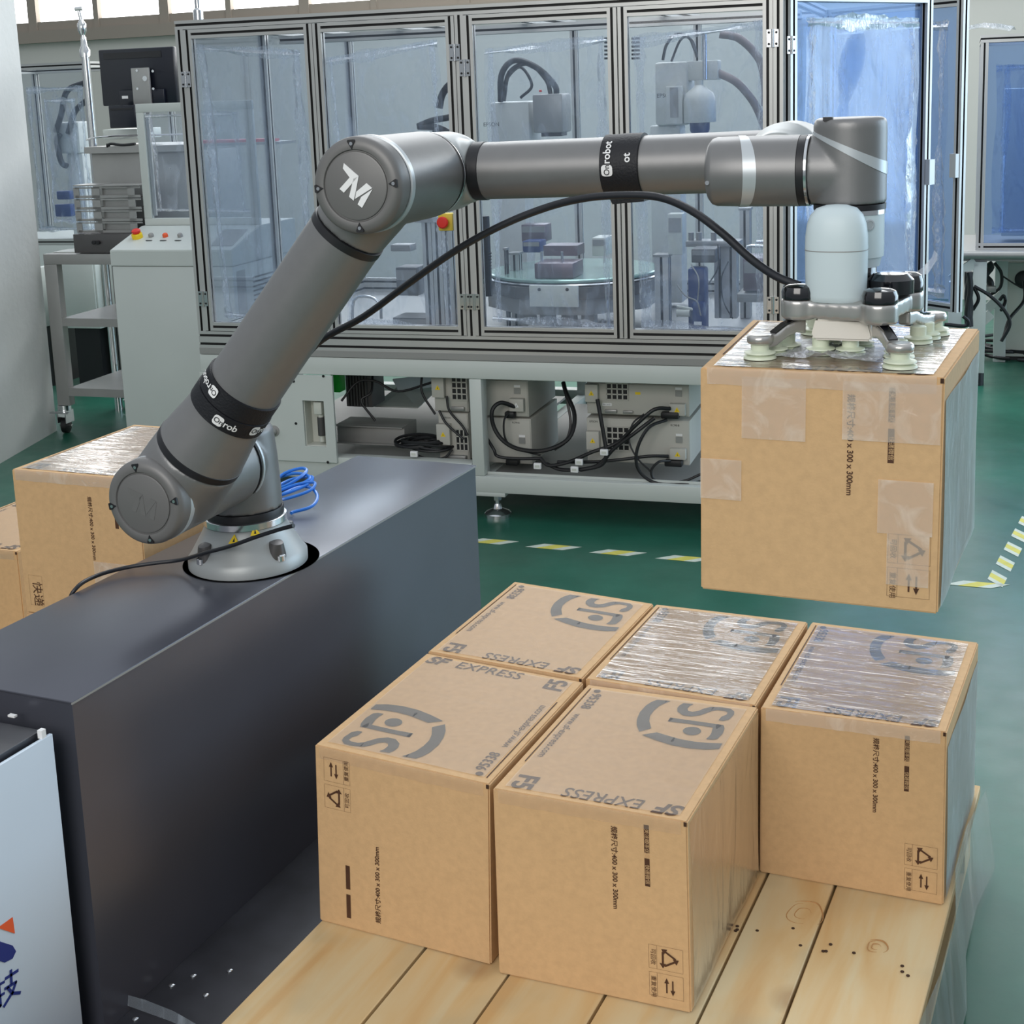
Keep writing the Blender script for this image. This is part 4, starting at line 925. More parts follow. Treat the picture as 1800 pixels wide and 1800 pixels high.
# the two side doors, swung open to the right
def swung(ph, L, hs, hd, ang, seed, fl=(.10, .90, .05, .93)):
    e = V((math.cos(ang), math.sin(ang), 0)); n = V((-e.y, e.x, 0)); z0, z1 = ZB + .012, ZM - .008; o = V((hs, hd, 0)); P = lambda x, z: o + e * x + V((0, 0, z))
    mb = MB('alu', 'slot'); mb.alu(P(.015, z0), P(.015, z1), PW, PW, e); mb.alu(P(L - .015, z0), P(L - .015, z1), PW, PW, e)
    mb.alu(P(.03, z1 - .015), P(L - .03, z1 - .015), PW, PW, (0, 0, 1)); mb.alu(P(.03, z0 + .015), P(L - .03, z0 + .015), PW, PW, (0, 0, 1))
    d = part('side_door', mb, mc)
    mb = MB('pane_blue'); mb.prism([p_ + n * .007 for p_ in (P(.03, z0 + .03), P(L - .03, z0 + .03), P(L - .03, z1 - .03), P(.03, z1 - .03))], n * .003); part('pane', mb, d)
    for zz in (z0 + .15, z1 - .16): hinge(d, P(0, zz) - n * .016, e, -n)
    x0, x1, a_, b_ = fl; H = z1 - z0
    crumple('protective_film', d, [p_ - n * .010 for p_ in (P(L * x0, z0 + H * a_), P(L * x1, z0 + H * a_), P(L * x1, z0 + H * b_), P(L * x0, z0 + H * b_))], m='film_blue', nrm=n, seed=seed, fw=.07, amp=.007)
    mb = MB('alu'); c = P(L - .016, 1.12) - n * .017; mb.prism([c - e * .014 + V((0, 0, -.042)), c + e * .014 + V((0, 0, -.042)), c + e * .014 + V((0, 0, .042)), c - e * .014 + V((0, 0, .042))], -n * .018); part('handle', mb, d)
    return d
swung('side_door', .69, SR + .004, .06, math.radians(54.5), 5)
swung('side_door', .69, SR + .004, DEP - .01, math.radians(-41.5), 6)
# ------------------------------------------------------------------ white machine base
ms = thing('machine_base', 'white painted steel base frame with levelling feet under the glazed machine', 'machine base', ((SL + SR) / 2, DEP / 2, 0), A=MM)
WZ0, WZ1 = .096, .553; WL, WR_ = -2.6, -.53
def wpart(nm, a_, b_, m='white_paint', bev=.003): mb = MB(m); mb.box(a_, b_, bev=bev); return part(nm, mb, ms)
wpart('top_beam', (WL, 0, .491), (WR_, .06, WZ1)); wpart('back_beam', (WL, DEP - .03, .491), (WR_, DEP + .03, WZ1)); wpart('bottom_beam', (-1.58, 0, WZ0), (WR_, .06, .153)); wpart('bottom_beam', (WL, 0, WZ0 + .02), (-1.585, .06, .195))
wpart('back_beam', (WL, DEP - .03, WZ0), (WR_, DEP + .03, .16))
for s_ in (-1.562, -.56): wpart('upright', (s_ - .0215, .001, .1535), (s_ + .0215, .059, .4905))
for s_ in (WL + .03, -1.562, -.56): wpart('upright', (s_ - .0215, DEP - .029, .1535), (s_ + .0215, DEP + .029, .4905))
for s_ in (WL + .03, -1.562, -.56): wpart('side_beam', (s_ - .02, .061, .50), (s_ + .02, DEP - .031, .552)); wpart('side_beam', (s_ - .02, .061, WZ0 + .002), (s_ + .02, DEP - .031, .14))
wpart('floor_tray', (-1.54, .0605, .130), (-.585, 1.2, .139), 'plate_gray', 0); wpart('floor_tray', (-2.55, .0605, .160), (-1.585, 1.2, .1695), 'plate_gray', 0)
wpart('lip', (-1.54, .03, .1535), (-.585, .034, .162), 'white_paint', 0)
# left front panel with recess and regulator
mb = MB('white_paint'); p0, p1 = mp(480, 652), mp(590, 815); zt_, zb_ = mp(585, 660).z, mp(588, 812).z; sl_, sr_ = WL + .001, mp(588, 700).x
rx0, rx1 = mp(534, 700).x, mp(571, 700).x; rz1, rz0 = mp(545, 703).z, mp(545, 783).z
for a_, b_ in (((sl_, zb_), (rx0, zt_)), ((rx1, zb_), (sr_, zt_)), ((rx0, zb_), (rx1, rz0)), ((rx0, rz1), (rx1, zt_))): mb.box((a_[0], -.012, a_[1]), (b_[0], -.001, b_[1]))
pn = part('front_panel', mb, ms)
mb = MB('cream_paint'); mb.box((rx0, .05, rz0), (rx1, .056, rz1)); mb.box((rx0, -.001, rz0), (rx0 + .002, .05, rz1)); mb.box((rx1 - .002, -.001, rz0), (rx1, .05, rz1)); mb.box((rx0, -.001, rz0), (rx1, .05, rz0 + .002)); part('recess', mb, pn)
rc = (rx0 * .35 + rx1 * .65); mb = MB('cream_paint'); mb.box((rc - .018, .0, rz1 - .052), (rc + .012, .034, rz1 - .008), bev=.003); mb.cyl((rc, .018, rz1 - .064), (rc, .018, rz1 - .052), .010); part('regulator', mb, pn)
mb = MB('stainless_dark'); mb.cyl((rc, .018, rz0 + .034), (rc, .018, rz1 - .064), .0135); mb.cyl((rc, .018, rz0 + .012), (rc, .018, rz0 + .034), .009, 'cream_paint'); part('filter_bowl', mb, pn)
for u_, v_ in ((571, 660), (519, 669), (523, 743), (579, 811)):
    p = mp(u_, v_); mb = MB('slot'); mb.cyl((p.x, -.0135, p.z), (p.x, -.0115, p.z), .005, seg=10); part('screw', mb, pn)
p = mp(485, 756); mb = MB('plate_gray'); mb.lathe([(.020, 0), (.020, .003), (.013, .004), (.013, .016), (.010, .020), (0, .020)], (p.x, -.012, p.z), (0, -1, 0), 24); part('lock_knob', mb, pn)
for s_ in (-1.515, -.62, -2.5):
    mb = MB('chrome'); mb.cyl((s_, .05, .035), (s_, .05, WZ0 + .004), .0085, seg=16); mb.cyl((s_, .05, .058), (s_, .05, .075), .015, seg=6); mb.lathe([(.046, 0), (.046, .012), (.040, .018), (.016, .028), (.013, .040), (.011, .045)], (s_, .05, 0), K, 36); part('levelling_foot', mb, ms)
wpart('corner_pad', (-1.582, .0, .083), (-1.47, .058, .0965), 'white_paint', .001)
# ------------------------------------------------------------------ robot controllers in the base
def controller(label, uL, vT, uR, vB, d, deep=.33, layout='right', vents=True):
    a_ = mp(uL, vT, d); b_ = mp(uR, vB, d); z0, z1 = b_.z, a_.z; s0, s1 = a_.x, b_.x; z0 = max(z0, .1395 if s0 > -1.56 else .1700); s1 = min(s1, -1.584) if s0 < -1.58 else s1; W_ = s1 - s0; H_ = z1 - z0
    t = thing('robot_controller', label, 'controller', ((s0 + s1) / 2, d + deep / 2, z0), 'robot controllers in the machine base', A=MM)
    mb = MB('controller'); mb.box((s0, d, z0), (s1, d + deep, z1), bev=.0015); part('case', mb, t)
    mb = MB('controller'); mb.box((s0 + .003, d - .003, z0 + .003), (s1 - .003, d - .0003, z1 - .003), bev=.001); part('front_plate', mb, t)
    return t, (lambda x, z, o=0.003: V((s0 + W_ * x, d - o, z0 + H_ * z)))
def fan(t, f, x0, z0, x1, z1, n=4, rows=3):
    mb = MB('seal_black'); mb.prism([f(x0, z0), f(x1, z0), f(x1, z1), f(x0, z1)], (0, -.0012, 0)); g = part('fan_grille', mb, t)
    mb = MB('controller'); 
    for i in range(n + 1):
        x = x0 + (x1 - x0) * i / n; p = f(x, z0); q = f(x, z1); mb.box((p.x - .0022, p.y - .0034, p.z), (p.x + .0022, p.y - .0013, q.z))
    for j in range(rows + 1):
        z = z0 + (z1 - z0) * j / rows; p = f(x0, z); q = f(x1, z); mb.box((p.x - .002, p.y - .0034, p.z - .0022), (q.x + .002, p.y - .0013, p.z + .0022))
    part('grille_bars', mb, g)
def cover(t, f, x0, z0, x1, z1, col='yellow'):
    a_ = f(x0, z0); b_ = f(x1, z1); mb = MB('controller'); mb.box((a_.x, a_.y - .022, a_.z), (b_.x, a_.y - .0003, b_.z), bev=.001); c = part('connector_cover', mb, t)
    m_ = ((a_ + b_) / 2); m_.y = a_.y - .0224; mb = MB(col); mb.prism([m_ + V((-.0095, 0, -.007)), m_ + V((.0095, 0, -.007)), m_ + V((0, 0, .0095))], (0, -.0005, 0)); mb.prism([m_ + V((-.0012, -.0006, -.004)), m_ + V((.0012, -.0006, -.004)), m_ + V((0, -.0006, .004))], (0, -.0003, 0), 'seal_black'); part('warning_sticker', mb, c)
def words(t, f, x, z, s_, size, nm='lettering', m='seal_black'):
    mb = MB(m); p = f(x, z, .0036); put_text(mb, s_, size, lambda X, Y: V((p.x + X, p.y, p.z + Y))); part(nm, mb, t)
def rating(t, f, x, z):
    p = f(x, z, .0036); mb = MB('white_print'); mb.box((p.x, p.y - .0004, p.z), (p.x + .022, p.y, p.z + .008)); part('rating_label', mb, t); mb = MB('stainless'); mb.box((p.x, p.y - .003, p.z - .022), (p.x + .022, p.y, p.z - .002)); part('switch_plate', mb, t)
def plug(t, f, x, z, w_=.06):
    p = f(x, z, .003); mb = MB('rubber'); mb.box((p.x, p.y - .030, p.z), (p.x + w_, p.y - .0005, p.z + .022), bev=.005); part('plug', mb, t)
# middle bay, right pair
t, f = controller('upper controller in the middle of the right bay, fan grille and yellow sticker', 1031, 672, 1212, 733, .12)
cover(t, f, .0, .42, .125, .98); fan(t, f, .20, .48, .41, 1.0); rating(t, f, .87, .85); cover(t, f, .82, .08, .97, .44); plug(t, f, .74, -.02); words(t, f, .16, .29, 'RH1 AXI', .007)
mb = MB('white_print'); p = f(.155, .27, .0032); mb.box((p.x, p.y - .0003, p.z), (p.x + .032, p.y, p.z + .010)); part('name_label', mb, t)
mb = MB('stainless'); p = f(.18, .06); mb.box((p.x, p.y - .010, p.z), (p.x + .042, p.y, p.z + .012), bev=.003); p = f(.36, .06); mb.box((p.x, p.y - .008, p.z), (p.x + .034, p.y, p.z + .010), bev=.002); part('socket', mb, t)
mb = MB('yellow'); p = f(.48, .66); mb.box((p.x, p.y - .0006, p.z), (p.x + .018, p.y, p.z + .009)); part('yellow_sticker', mb, t)
t, f = controller('lower controller in the middle of the right bay, its label reading RC90-B', 1031, 734, 1213, 818, .121)
cover(t, f, .01, .30, .135, .72); fan(t, f, .20, .28, .42, .82, 4, 4); words(t, f, .82, .88, 'RC90-B', .0095); words(t, f, .03, .90, 'EPSON', .0095); rating(t, f, .87, .66); cover(t, f, .82, .16, .97, .40); plug(t, f, .77, .0)
# left pair in the right bay
t, f = controller('upper controller at the left of the right bay with a dark side', 848, 666, 930, 733, .12)
rating(t, f, .70, .80); cover(t, f, .62, .18, .93, .52, 'white_print'); plug(t, f, .52, .0, .035); 
t, f = controller('lower controller at the left of the right bay below the dark-sided one', 852, 734, 936, 822, .121)
words(t, f, .60, .90, 'RC90-B', .0085); rating(t, f, .74, .60); plug(t, f, .48, .0, .045)
mb = MB('yellow'); p = f(.02, .45); mb.box((p.x, p.y - .0006, p.z), (p.x + .012, p.y, p.z + .007)); part('yellow_sticker', mb, t)
# dark sides of that pair
for uu, vv, u2, v2 in ((931, 668, 990, 730), (937, 736, 1000, 800)): pass
# left bay pair
t, f = controller('upper controller in the left bay beside the white post', 762, 660, 824, 724, .10)
cover(t, f, .0, .42, .36, .98); fan(t, f, .54, .34, .98, 1.0, 3, 4); mb = MB('stainless'); p = f(.5, .04); mb.box((p.x, p.y - .01, p.z), (p.x + .05, p.y, p.z + .014), bev=.003); part('socket', mb, t)
t, f = controller('lower controller in the left bay beside the white post', 770, 725, 826, 808, .101)
cover(t, f, .0, .34, .44, .78); fan(t, f, .58, .20, .98, .66, 3, 3); words(t, f, .2, .88, 'EPSON', .008); mb = MB('stainless'); p = f(.3, .02); mb.box((p.x, p.y - .02, p.z), (p.x + .07, p.y, p.z + .014), bev=.003); part('socket', mb, t)
# green relay box, grey duct and sheet in the left bay
def lbox(nm, label, cat, u0, v0, u1, v1, d, deep, m, bev=.002, group=None, extra=None):
    a_ = mp(u0, v0, d); b_ = mp(u1, v1, d); mb = MB(m); mb.box((a_.x, d, b_.z), (b_.x, d + deep, a_.z), bev=bev)
    if extra: extra(mb, a_, b_, d)
    return solo(nm, mb, label, cat, ((a_.x + b_.x) / 2, d + deep / 2, b_.z), A=MM, group=group)
lbox('relay_box', 'bright green plastic box at the top left of the open left bay', 'box', 581, 656, 598, 690, .16, .05, 'green_box')
def fold(mb, a_, b_, d): mb.box((a_.x, d - .02, a_.z - .004), (b_.x, d, a_.z)), mb.box((a_.x, d - .02, b_.z), (b_.x, d, b_.z + .004))
lbox('cable_duct', 'dark grey cable duct lying across the left bay', 'duct', 592, 745, 712, 782, .20, .12, 'plate_gray', extra=fold)
lbox('transformer', 'dark ribbed transformer hanging at the back of the left bay', 'transformer', 606, 655, 655, 716, .34, .12, 'controller_side', extra=lambda mb, a_, b_, d: [mb.box((a_.x + .012 * k, d - .012, b_.z + .005), (a_.x + .012 * k + .005, d, a_.z - .005)) for k in range(1, int((b_.x - a_.x) / .012))])
for k, (pts, nm) in enumerate((([(655, 715), (700, 680), (765, 690), (735, 718)], 'grey cover sheet lying tilted in the left bay'), ([(690, 668), (760, 660), (775, 680), (700, 686)], 'white cover sheet at the back of the left bay'))):
    mb = MB('white_paint'); q = [mp(x, y, .45 + .25 * (j in (1, 2))) for j, (x, y) in enumerate(pts)]; mb.prism(q, (0, .004, .004)); solo('cover_sheet', mb, nm, 'sheet', q[0], A=MM)
# cables in the bays
def mtube(label, px, r, group=None, m='rubber', name='power_cable', seg=8):
    mb = MB(m); P = [mp(x, y, d) for x, y, d in px]; mb.tube(P, r, seg=seg); return solo(name, mb, label, 'cable', P[0], A=MM, group=group)
CG = 'black cables in the machine base'
mtube('fat black cable looping from the left dark-sided controller to the floor tray', [(905, 715, .10), (880, 708, .07), (865, 722, .05), (868, 750, .05), (885, 775, .05), (915, 790, .06), (960, 791, .07), (1000, 770, .10), (1010, 730, .14), (995, 690, .18), (990, 672, .2)], .0075, CG)
mtube('thin black cable dropping from the left controllers', [(895, 726, .09), (886, 740, .07), (888, 770, .06), (905, 788, .07), (950, 800, .08)], .0035, CG)
mtube('grey cable with a yellow line hanging in the right bay', [(990, 672, .2), (998, 710, .2), (1003, 745, .18), (995, 775, .14), (975, 790, .1)], .005, CG, 'stainless_dark')
mtube('black cable with a white tag crossing the right bay', [(1178, 718, .09), (1150, 720, .06), (1120, 745, .05), (1085, 778, .06), (1040, 795, .05), (1000, 812, .05), (965, 818, .05), (950, 805, .06)], .0065, CG)
mtube('second black cable beneath the tagged one in the right bay', [(1150, 735, .08), (1120, 758, .05), (1080, 788, .05), (1062, 808, .05), (1040, 822, .05), (990, 826, .05), (960, 815, .06)], .0065, CG)
mtube('black cable falling past the middle fan grille', [(1050, 702, .09), (1056, 735, .07), (1062, 770, .06), (1066, 800, .05), (1055, 818, .05), (1020, 826, .05)], .007, CG)
mtube('big black loop hanging at the right end of the right bay', [(1172, 738, .09), (1140, 752, .04), (1120, 790, .02), (1122, 825, .02), (1150, 848, .03), (1200, 852, .03), (1235, 846, .05)], .0055, CG)
mtube('small black loop inside the big one at the right end', [(1178, 810, .09), (1158, 812, .05), (1145, 828, .04), (1155, 846, .04), (1200, 846, .04), (1235, 832, .05)], .0045, CG)
mtube('black cable running flat to the right-hand lower plug', [(1175, 802, .09), (1140, 802, .06), (1090, 808, .05), (1040, 812, .06), (980, 812, .07)], .0055, CG)
mtube('thin black cable curling between the fan grille and the right plugs', [(1132, 728, .09), (1112, 745, .06), (1106, 775, .05), (1120, 805, .04), (1145, 830, .04)], .003, CG)
mtube('black cable curling from the left lower controller', [(856, 770, .08), (868, 790, .06), (875, 802, .06), (905, 806, .06), (950, 806, .06)], .0055, CG)
for k, (u_, v_) in enumerate(((1062, 795), (1018, 812), (1010, 825), (945, 819), (728, 798))):
    p = mp(u_, v_, .03); mb = MB('white_print'); mb.cbox(p, (.026, .012, .020), bev=.002); mb.box((p.x - .008, p.y - .0065, p.z - .004), (p.x + .008, p.y - .0058, p.z + .004), 'cream_paint')
    solo('cable_tag', mb, ['white tag on the cable below the middle fan grille', 'white tag left of the middle fan grille', 'lowest white tag on the floor tray', 'round-looking white tag beside the dark-sided controllers', 'white tag on the cable heap in the left bay'][k], 'tag', p, A=MM)
mb = MB('rubber')
for k in range(7):
    r0 = .05 + .004 * k; c = mp(735 + 4 * k, 775 + 3 * k, .10); pts = [c + V((math.cos(t_) * (.085 + .008 * math.sin(k * 2)), math.sin(t_) * .05, .012 * math.sin(t_ + k) + .004 * k)) for t_ in [2 * PI * j / 12 for j in range(13)]]; mb.tube(pts, .0052, seg=7, sub=3)
solo('cable_heap', mb, 'heap of coiled black cable in the left bay', 'cable', mp(740, 800, .1), A=MM)
LBL = ['black cable sagging under the green box across the left bay', 'black cable looping beside the dark transformer', 'black cable falling at the left of the left-bay controllers', 'black cable from the upper left-bay controller past the grille', 'thin black cable crossing the lower left-bay controller', 'black cable curving under the lower left-bay controller']
for px in ([(600, 705, .1), (628, 672, .14), (660, 670, .16), (700, 688, .16), (760, 672, .16)], [(655, 660, .2), (652, 690, .16), (635, 705, .14), (660, 740, .14)], [(742, 655, .12), (742, 690, .1), (765, 728, .09)], [(785, 696, .08), (790, 722, .07), (812, 748, .07), (822, 765, .06)], [(772, 722, .08), (785, 745, .07), (815, 772, .06)], [(795, 790, .08), (780, 805, .06), (750, 806, .06), (728, 798, .07)]):
    mtube(LBL.pop(0), px, .0045, CG)

# ------------------------------------------------------------------ inside the glazed machine
def mthing(nm, label, cat, s_, d, z, group=None): return thing(nm, label, cat, (s_, d, z), group, A=MM)
def M3(u_, v_, d): return mp(u_, v_, d)
def scara(label, u0, d, seed, full):
    # base column body, joint housing with slot, quill, cable hose over the top
    if full:
        a_ = M3(1150, 110, d); b_ = M3(1200, 220, d); t = mthing('assembly_robot', label, 'robot', (a_.x + b_.x) / 2, d + .1, ZB)
        mb = MB('robot_scara'); mb.box((a_.x, d, b_.z), (b_.x + .02, d + .16, a_.z), bev=.012); part('arm_housing', mb, t)
        c0, c1 = M3(1170, 152, d - .03), M3(1200, 218, d - .03); mb = MB('robot_scara'); mb.box((c0.x, d - .03, c1.z), (c1.x, d - .001, c0.z), bev=.004); p_ = part('side_cover', mb, t)
        mb = MB('plate_gray'); mb.box((c0.x + .016, d - .032, c1.z + .025), (c1.x - .016, d - .0302, c0.z - .005)); part('cover_window', mb, p_)
        c = M3(1230, 215, d); tp = M3(1230, 155, d); mb = MB('robot_scara'); R_ = .062; L_ = tp.z - c.z; mb.lathe([(R_ * .96, 0), (R_, .004), (R_, L_ * .62), (R_ * .86, L_ * .85), (R_ * .45, L_), (.015, L_ + .012), (.015, L_ + .03)], (c.x, d, c.z), K, 36); part('motor_dome', mb, t)
        mb = MB('blue_dark'); mb.lathe([(R_ * .45, -.045), (R_ * .60, -.030), (R_ * .62, 0)], (c.x, d, c.z), K, 24); part('tool_mount', mb, t)
        e0, e1 = M3(1198, 108, d + .02), M3(1262, 140, d + .02); mb = MB('robot_scara'); mb.box((e0.x, d + .02, e1.z), (e1.x, d + .10, e0.z), bev=.004); part('top_cover', mb, t)
        mb = MB('chrome'); sp_ = M3(1239, 140, d); s2 = M3(1239, 55, d); mb.cyl((sp_.x, d + .0, sp_.z), (sp_.x, d, s2.z), .009, seg=14); part('spindle', mb, t)
        mb = MB('robot_scara'); k0 = M3(1150, 240, d + .02); mb.box((k0.x - .02, d + .03, ZB + .02), (k0.x + .10, d + .14, b_.z), bev=.008); part('column', mb, t)
        mb = MB('stainless_dark'); q = [M3(*p) for p in ((1165, 105, d), (1172, 78, d - .02), (1190, 60, d), (1215, 70, d), (1225, 100, d + .04))]; mb.tube(q, .006, seg=8); q = [M3(*p) for p in ((1180, 108, d), (1195, 72, d), (1210, 65, d), (1222, 90, d))]; mb.tube(q, .005, seg=8); part('cable_bundle', mb, t)
        for px in ([(1265, 60, d + .05), (1300, 68, d + .06), (1335, 105, d + .08), (1345, 150, d + .1), (1345, 185, d + .12)], [(1262, 128, d + .05), (1295, 145, d + .06), (1325, 180, d + .1), (1345, 225, d + .14)]):
            mb = MB('pink_hose'); mb.tube([M3(*p) for p in px], .0155, seg=14); part('corrugated_hose', mb, t)
        mb = MB('seal_black'); pp = M3(1155, 172, d - .002); put_text(mb, 'EPSON', .022, lambda X, Y: V((pp.x - .002 + X, d - .0006, pp.z + Y))); part('lettering', mb, t)
    else:
        a_ = M3(860, 180, d); b_ = M3(932, 250, d); t = mthing('assembly_robot', label, 'robot', (a_.x + b_.x) / 2, d + .1, ZB)
        mb = MB('robot_scara'); mb.box((a_.x, d, b_.z - .06), (b_.x, d + .16, a_.z), bev=.012); part('arm_housing', mb, t)
        mb = MB('robot_scara'); mb.box((a_.x + .01, d + .02, ZB + .02), (a_.x + .13, d + .14, b_.z - .06), bev=.01); part('column', mb, t)
        c0, c1 = M3(935, 166, d - .03), M3(990, 233, d - .03); mb = MB('stainless'); mb.box((c0.x, d - .03, c1.z), (c1.x, d + .10, c0.z), bev=.008); part('forearm_cover', mb, t)
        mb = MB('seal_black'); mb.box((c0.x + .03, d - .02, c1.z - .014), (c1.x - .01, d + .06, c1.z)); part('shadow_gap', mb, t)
        pp = M3(862, 222, d - .002); mb = MB('seal_black'); put_text(mb, 'EPSON', .022, lambda X, Y: V((pp.x - .03 + X, d - .0006, pp.z + Y))); part('lettering', mb, t)
        for k, px in enumerate(([(880, 178, d), (882, 130, d - .03), (905, 106, d), (945, 120, d), (975, 150, d), (978, 168, d)], [(885, 178, d), (895, 128, d), (930, 112, d), (960, 140, d), (968, 165, d)], [(878, 175, d), (890, 140, d), (915, 118, d + .03), (935, 150, d), (915, 172, d)])):
            mb = MB('rubber'); mb.tube([M3(*p) for p in px], .012 - .003 * k, seg=12); part('cable_hose', mb, t)
        mb = MB('red'); q = M3(950, 162, d); mb.lathe([(.006, 0), (.006, .008), (0, .01)], q, K, 12); part('air_fitting', mb, t)
    return t
scara('white assembly robot behind the right front door, motor dome and pale hoses over it', 0, 1.0, 0, True)
scara('white assembly robot behind the third door from the left, black cable loops on top', 0, 1.02, 1, False)
# black curved hoses behind the second door
t = mthing('cable_carrier', 'black curved hoses sticking out near the second door\'s hinge', 'hose', -1.45, .5, ZB)
for px, r in (([(772, 190, .45), (778, 165, .45), (795, 145, .45), (820, 135, .48)], .013), ([(735, 222, .45), (760, 212, .45), (790, 206, .46), (830, 195, .5)], .012), ([(735, 222, .45), (765, 224, .45), (790, 235, .46), (825, 262, .5)], .013)):
    mb = MB('rubber'); mb.tube([M3(*p) for p in px], r, seg=12); part('hose', mb, t)
p = M3(762, 225, .45); mb = MB('stainless_dark'); mb.cyl((p.x, .47, ZB), (p.x, .47, p.z), .012); part('support_rod', mb, t)
# two narrow white cabinets with slots at the machine's back
def backpanel(label, u0, v0, u1, v1, d, m='white_paint'):
    a_ = M3(u0, v0, d); b_ = M3(u1, v1, d); t = mthing('back_cabinet', label, 'cabinet', (a_.x + b_.x) / 2, d + .05, b_.z)
    mb = MB(m); mb.box((a_.x, d, b_.z), (b_.x, d + .25, a_.z), bev=.004); part('body', mb, t)
    mb = MB(m); mb.box((a_.x + .02, d - .006, b_.z + .03), (b_.x - .02, d - .0003, a_.z - .03), bev=.002); part('door_leaf', mb, t)
    return t
# column tower with emergency stop at the second door
t = mthing('cylinder_tower', 'grey profile column carrying the emergency stop, behind the second door', 'column', M3(760, 400, .25).x, .3, ZB)
a_ = M3(738, 392, .25); b_ = M3(778, 560, .25); 
for k in range(3): apart('profile', (a_.x + .0 + .037 * k + .018, .28, ZB + .002), (a_.x + .037 * k + .018, .28, a_.z), .035, .035, (1, 0, 0), par=t) if False else part('profile', MB('alu', 'slot').alu((a_.x + .037 * k + .018, .28, ZB + .002), (a_.x + .037 * k + .018, .28, a_.z), .035, .035, (1, 0, 0)), t)
mb = MB('plate_gray'); mb.box((a_.x - .02, .25, a_.z + .001), (a_.x + .05, .33, a_.z + .018)); part('cap_plate', mb, t)
t = mthing('emergency_stop', 'red emergency stop button in a yellow box behind the second door', 'button', M3(781, 391, .03).x, .03, M3(781, 391, .03).z - .03)
c = M3(780, 391, .0); mb = MB('yellow'); mb.box((c.x - .026, .014, c.z - .030), (c.x + .026, .055, c.z + .028), bev=.005); part('box', mb, t)
mb = MB('red'); mb.lathe([(.012, 0), (.012, .012), (.019, .014), (.020, .020), (.016, .024), (0, .025)], (c.x - .003, .014, c.z), (0, -1, 0), 28); part('button', mb, t)
# indexing table: glass disc on an octagonal ring
tc_ = M3(985, 520, .42); tz = tc_.z; t = mthing('indexing_table', 'round indexing table with a grey front plate behind the third door', 'turntable', tc_.x, .50, ZB)
oc = V((tc_.x + .0, .62, 0)); Rr = .34
def octo(z0, z1, r, m, nm):
    mb = MB(m); q = [V((oc.x + r * math.cos(PI / 8 + k * PI / 4 - .0), oc.y + r * math.sin(PI / 8 + k * PI / 4), z0)) for k in range(8)]; mb.prism(q, (0, 0, z1 - z0)); return part(nm, mb, t)
zr = M3(985, 505, .31).z
octo(zr - .10, zr - .045, Rr * .95, 'stainless', 'lower_ring'); octo(zr - .043, zr, Rr, 'controller_side', 'upper_ring')
a_ = M3(930, 502, .27); b_ = M3(1016, 540, .27); mb = MB('cream_paint'); mb.box((a_.x, .27, b_.z), (b_.x, .285, a_.z), bev=.001); fp_ = part('front_plate', mb, t)
for u_ in (948, 997): p = M3(u_, 509, .27); mb = MB('slot'); mb.cyl((p.x, .268, p.z), (p.x, .2705, p.z), .006, seg=12); part('bolt', mb, fp_)
mb = MB('glass_green'); mb.lathe([(.31, 0), (.315, .004), (.315, .010), (.31, .014), (0, .014)], (oc.x, oc.y, zr + .012), K, 64); part('disc', mb, t)
mb = MB('chrome'); mb.lathe([(.318, 0), (.322, .003), (.318, .007)], (oc.x, oc.y, zr + .003), K, 64); part('rim', mb, t)
a_ = M3(942, 462, .36); b_ = M3(1010, 482, .36); mb = MB('purple_plate'); mb.box((a_.x, .34, zr + .027), (b_.x, .48, a_.z), bev=.002); part('fixture_block', mb, t)
for u_ in (952, 988): p = M3(u_, 450, .40); mb = MB('chrome'); mb.cyl((p.x, .40, a_.z), (p.x, .40, a_.z + .035), .005, seg=10); part('pin', mb, t)
mb = MB('purple_plate'); a2 = M3(955, 432, .5); b2 = M3(1015, 445, .5); mb.box((a2.x, .50, b2.z - .01), (b2.x, .60, a2.z)); part('fixture_plate', mb, t)
for u_ in (928, 962, 1000, 1035): p = M3(u_, 560, .40); mb = MB('stainless'); mb.box((p.x - .022, .38, ZB + .001), (p.x + .022, .44, zr - .101)); part('leg', mb, t)
# profile columns and modules, each a thing of its own
def column(nm, label, u0, u1, v0, v1, d, m=None, cat='column', group=None, deep=.05, parts=()):
    a_ = M3(u0, v0, d); b_ = M3(u1, v1, d); z0 = ZB + .0015 if v1 is None or b_.z < ZB + .02 else b_.z
    t = mthing(nm, label, cat, (a_.x + b_.x) / 2, d + deep / 2, z0, group)
    if m is None:
        n = max(1, round((b_.x - a_.x) / .035)); W_ = (b_.x - a_.x)
        part('profile', MB('alu', 'slot').alu(((a_.x + b_.x) / 2, d + deep / 2, z0), ((a_.x + b_.x) / 2, d + deep / 2, a_.z), W_, deep, (1, 0, 0)), t)
        mb = MB('plate_gray'); mb.box((a_.x - .004, d - .004, a_.z + .0003), (b_.x + .004, d + deep + .004, a_.z + .008)); part('end_plate', mb, t)
    else:
        mb = MB(m); mb.box((a_.x, d, z0), (b_.x, d + deep, a_.z), bev=.003); part('body', mb, t)
        mb = MB('plate_gray'); mb.box((a_.x + .004, d - .003, z0 + (a_.z - z0) * .55), (b_.x - .004, d - .0003, z0 + (a_.z - z0) * .9)); part('face_plate', mb, t)
    return t
column('profile_column', 'ribbed aluminium column at the left of the fourth door', 1150, 1176, 452, 575, .12)
column('feeder_tower', 'tall cream feeder block standing on the ribbed column behind the fourth door', 1173, 1200, 376, 448, .13, 'cream_paint', 'module')
column('profile_column', 'pale grey column left of the turntable behind the third door', 896, 916, 448, 590, .55)
column('profile_column', 'narrow white column at the far left behind the third door', 886, 894, 440, 590, .45, deep=.03)
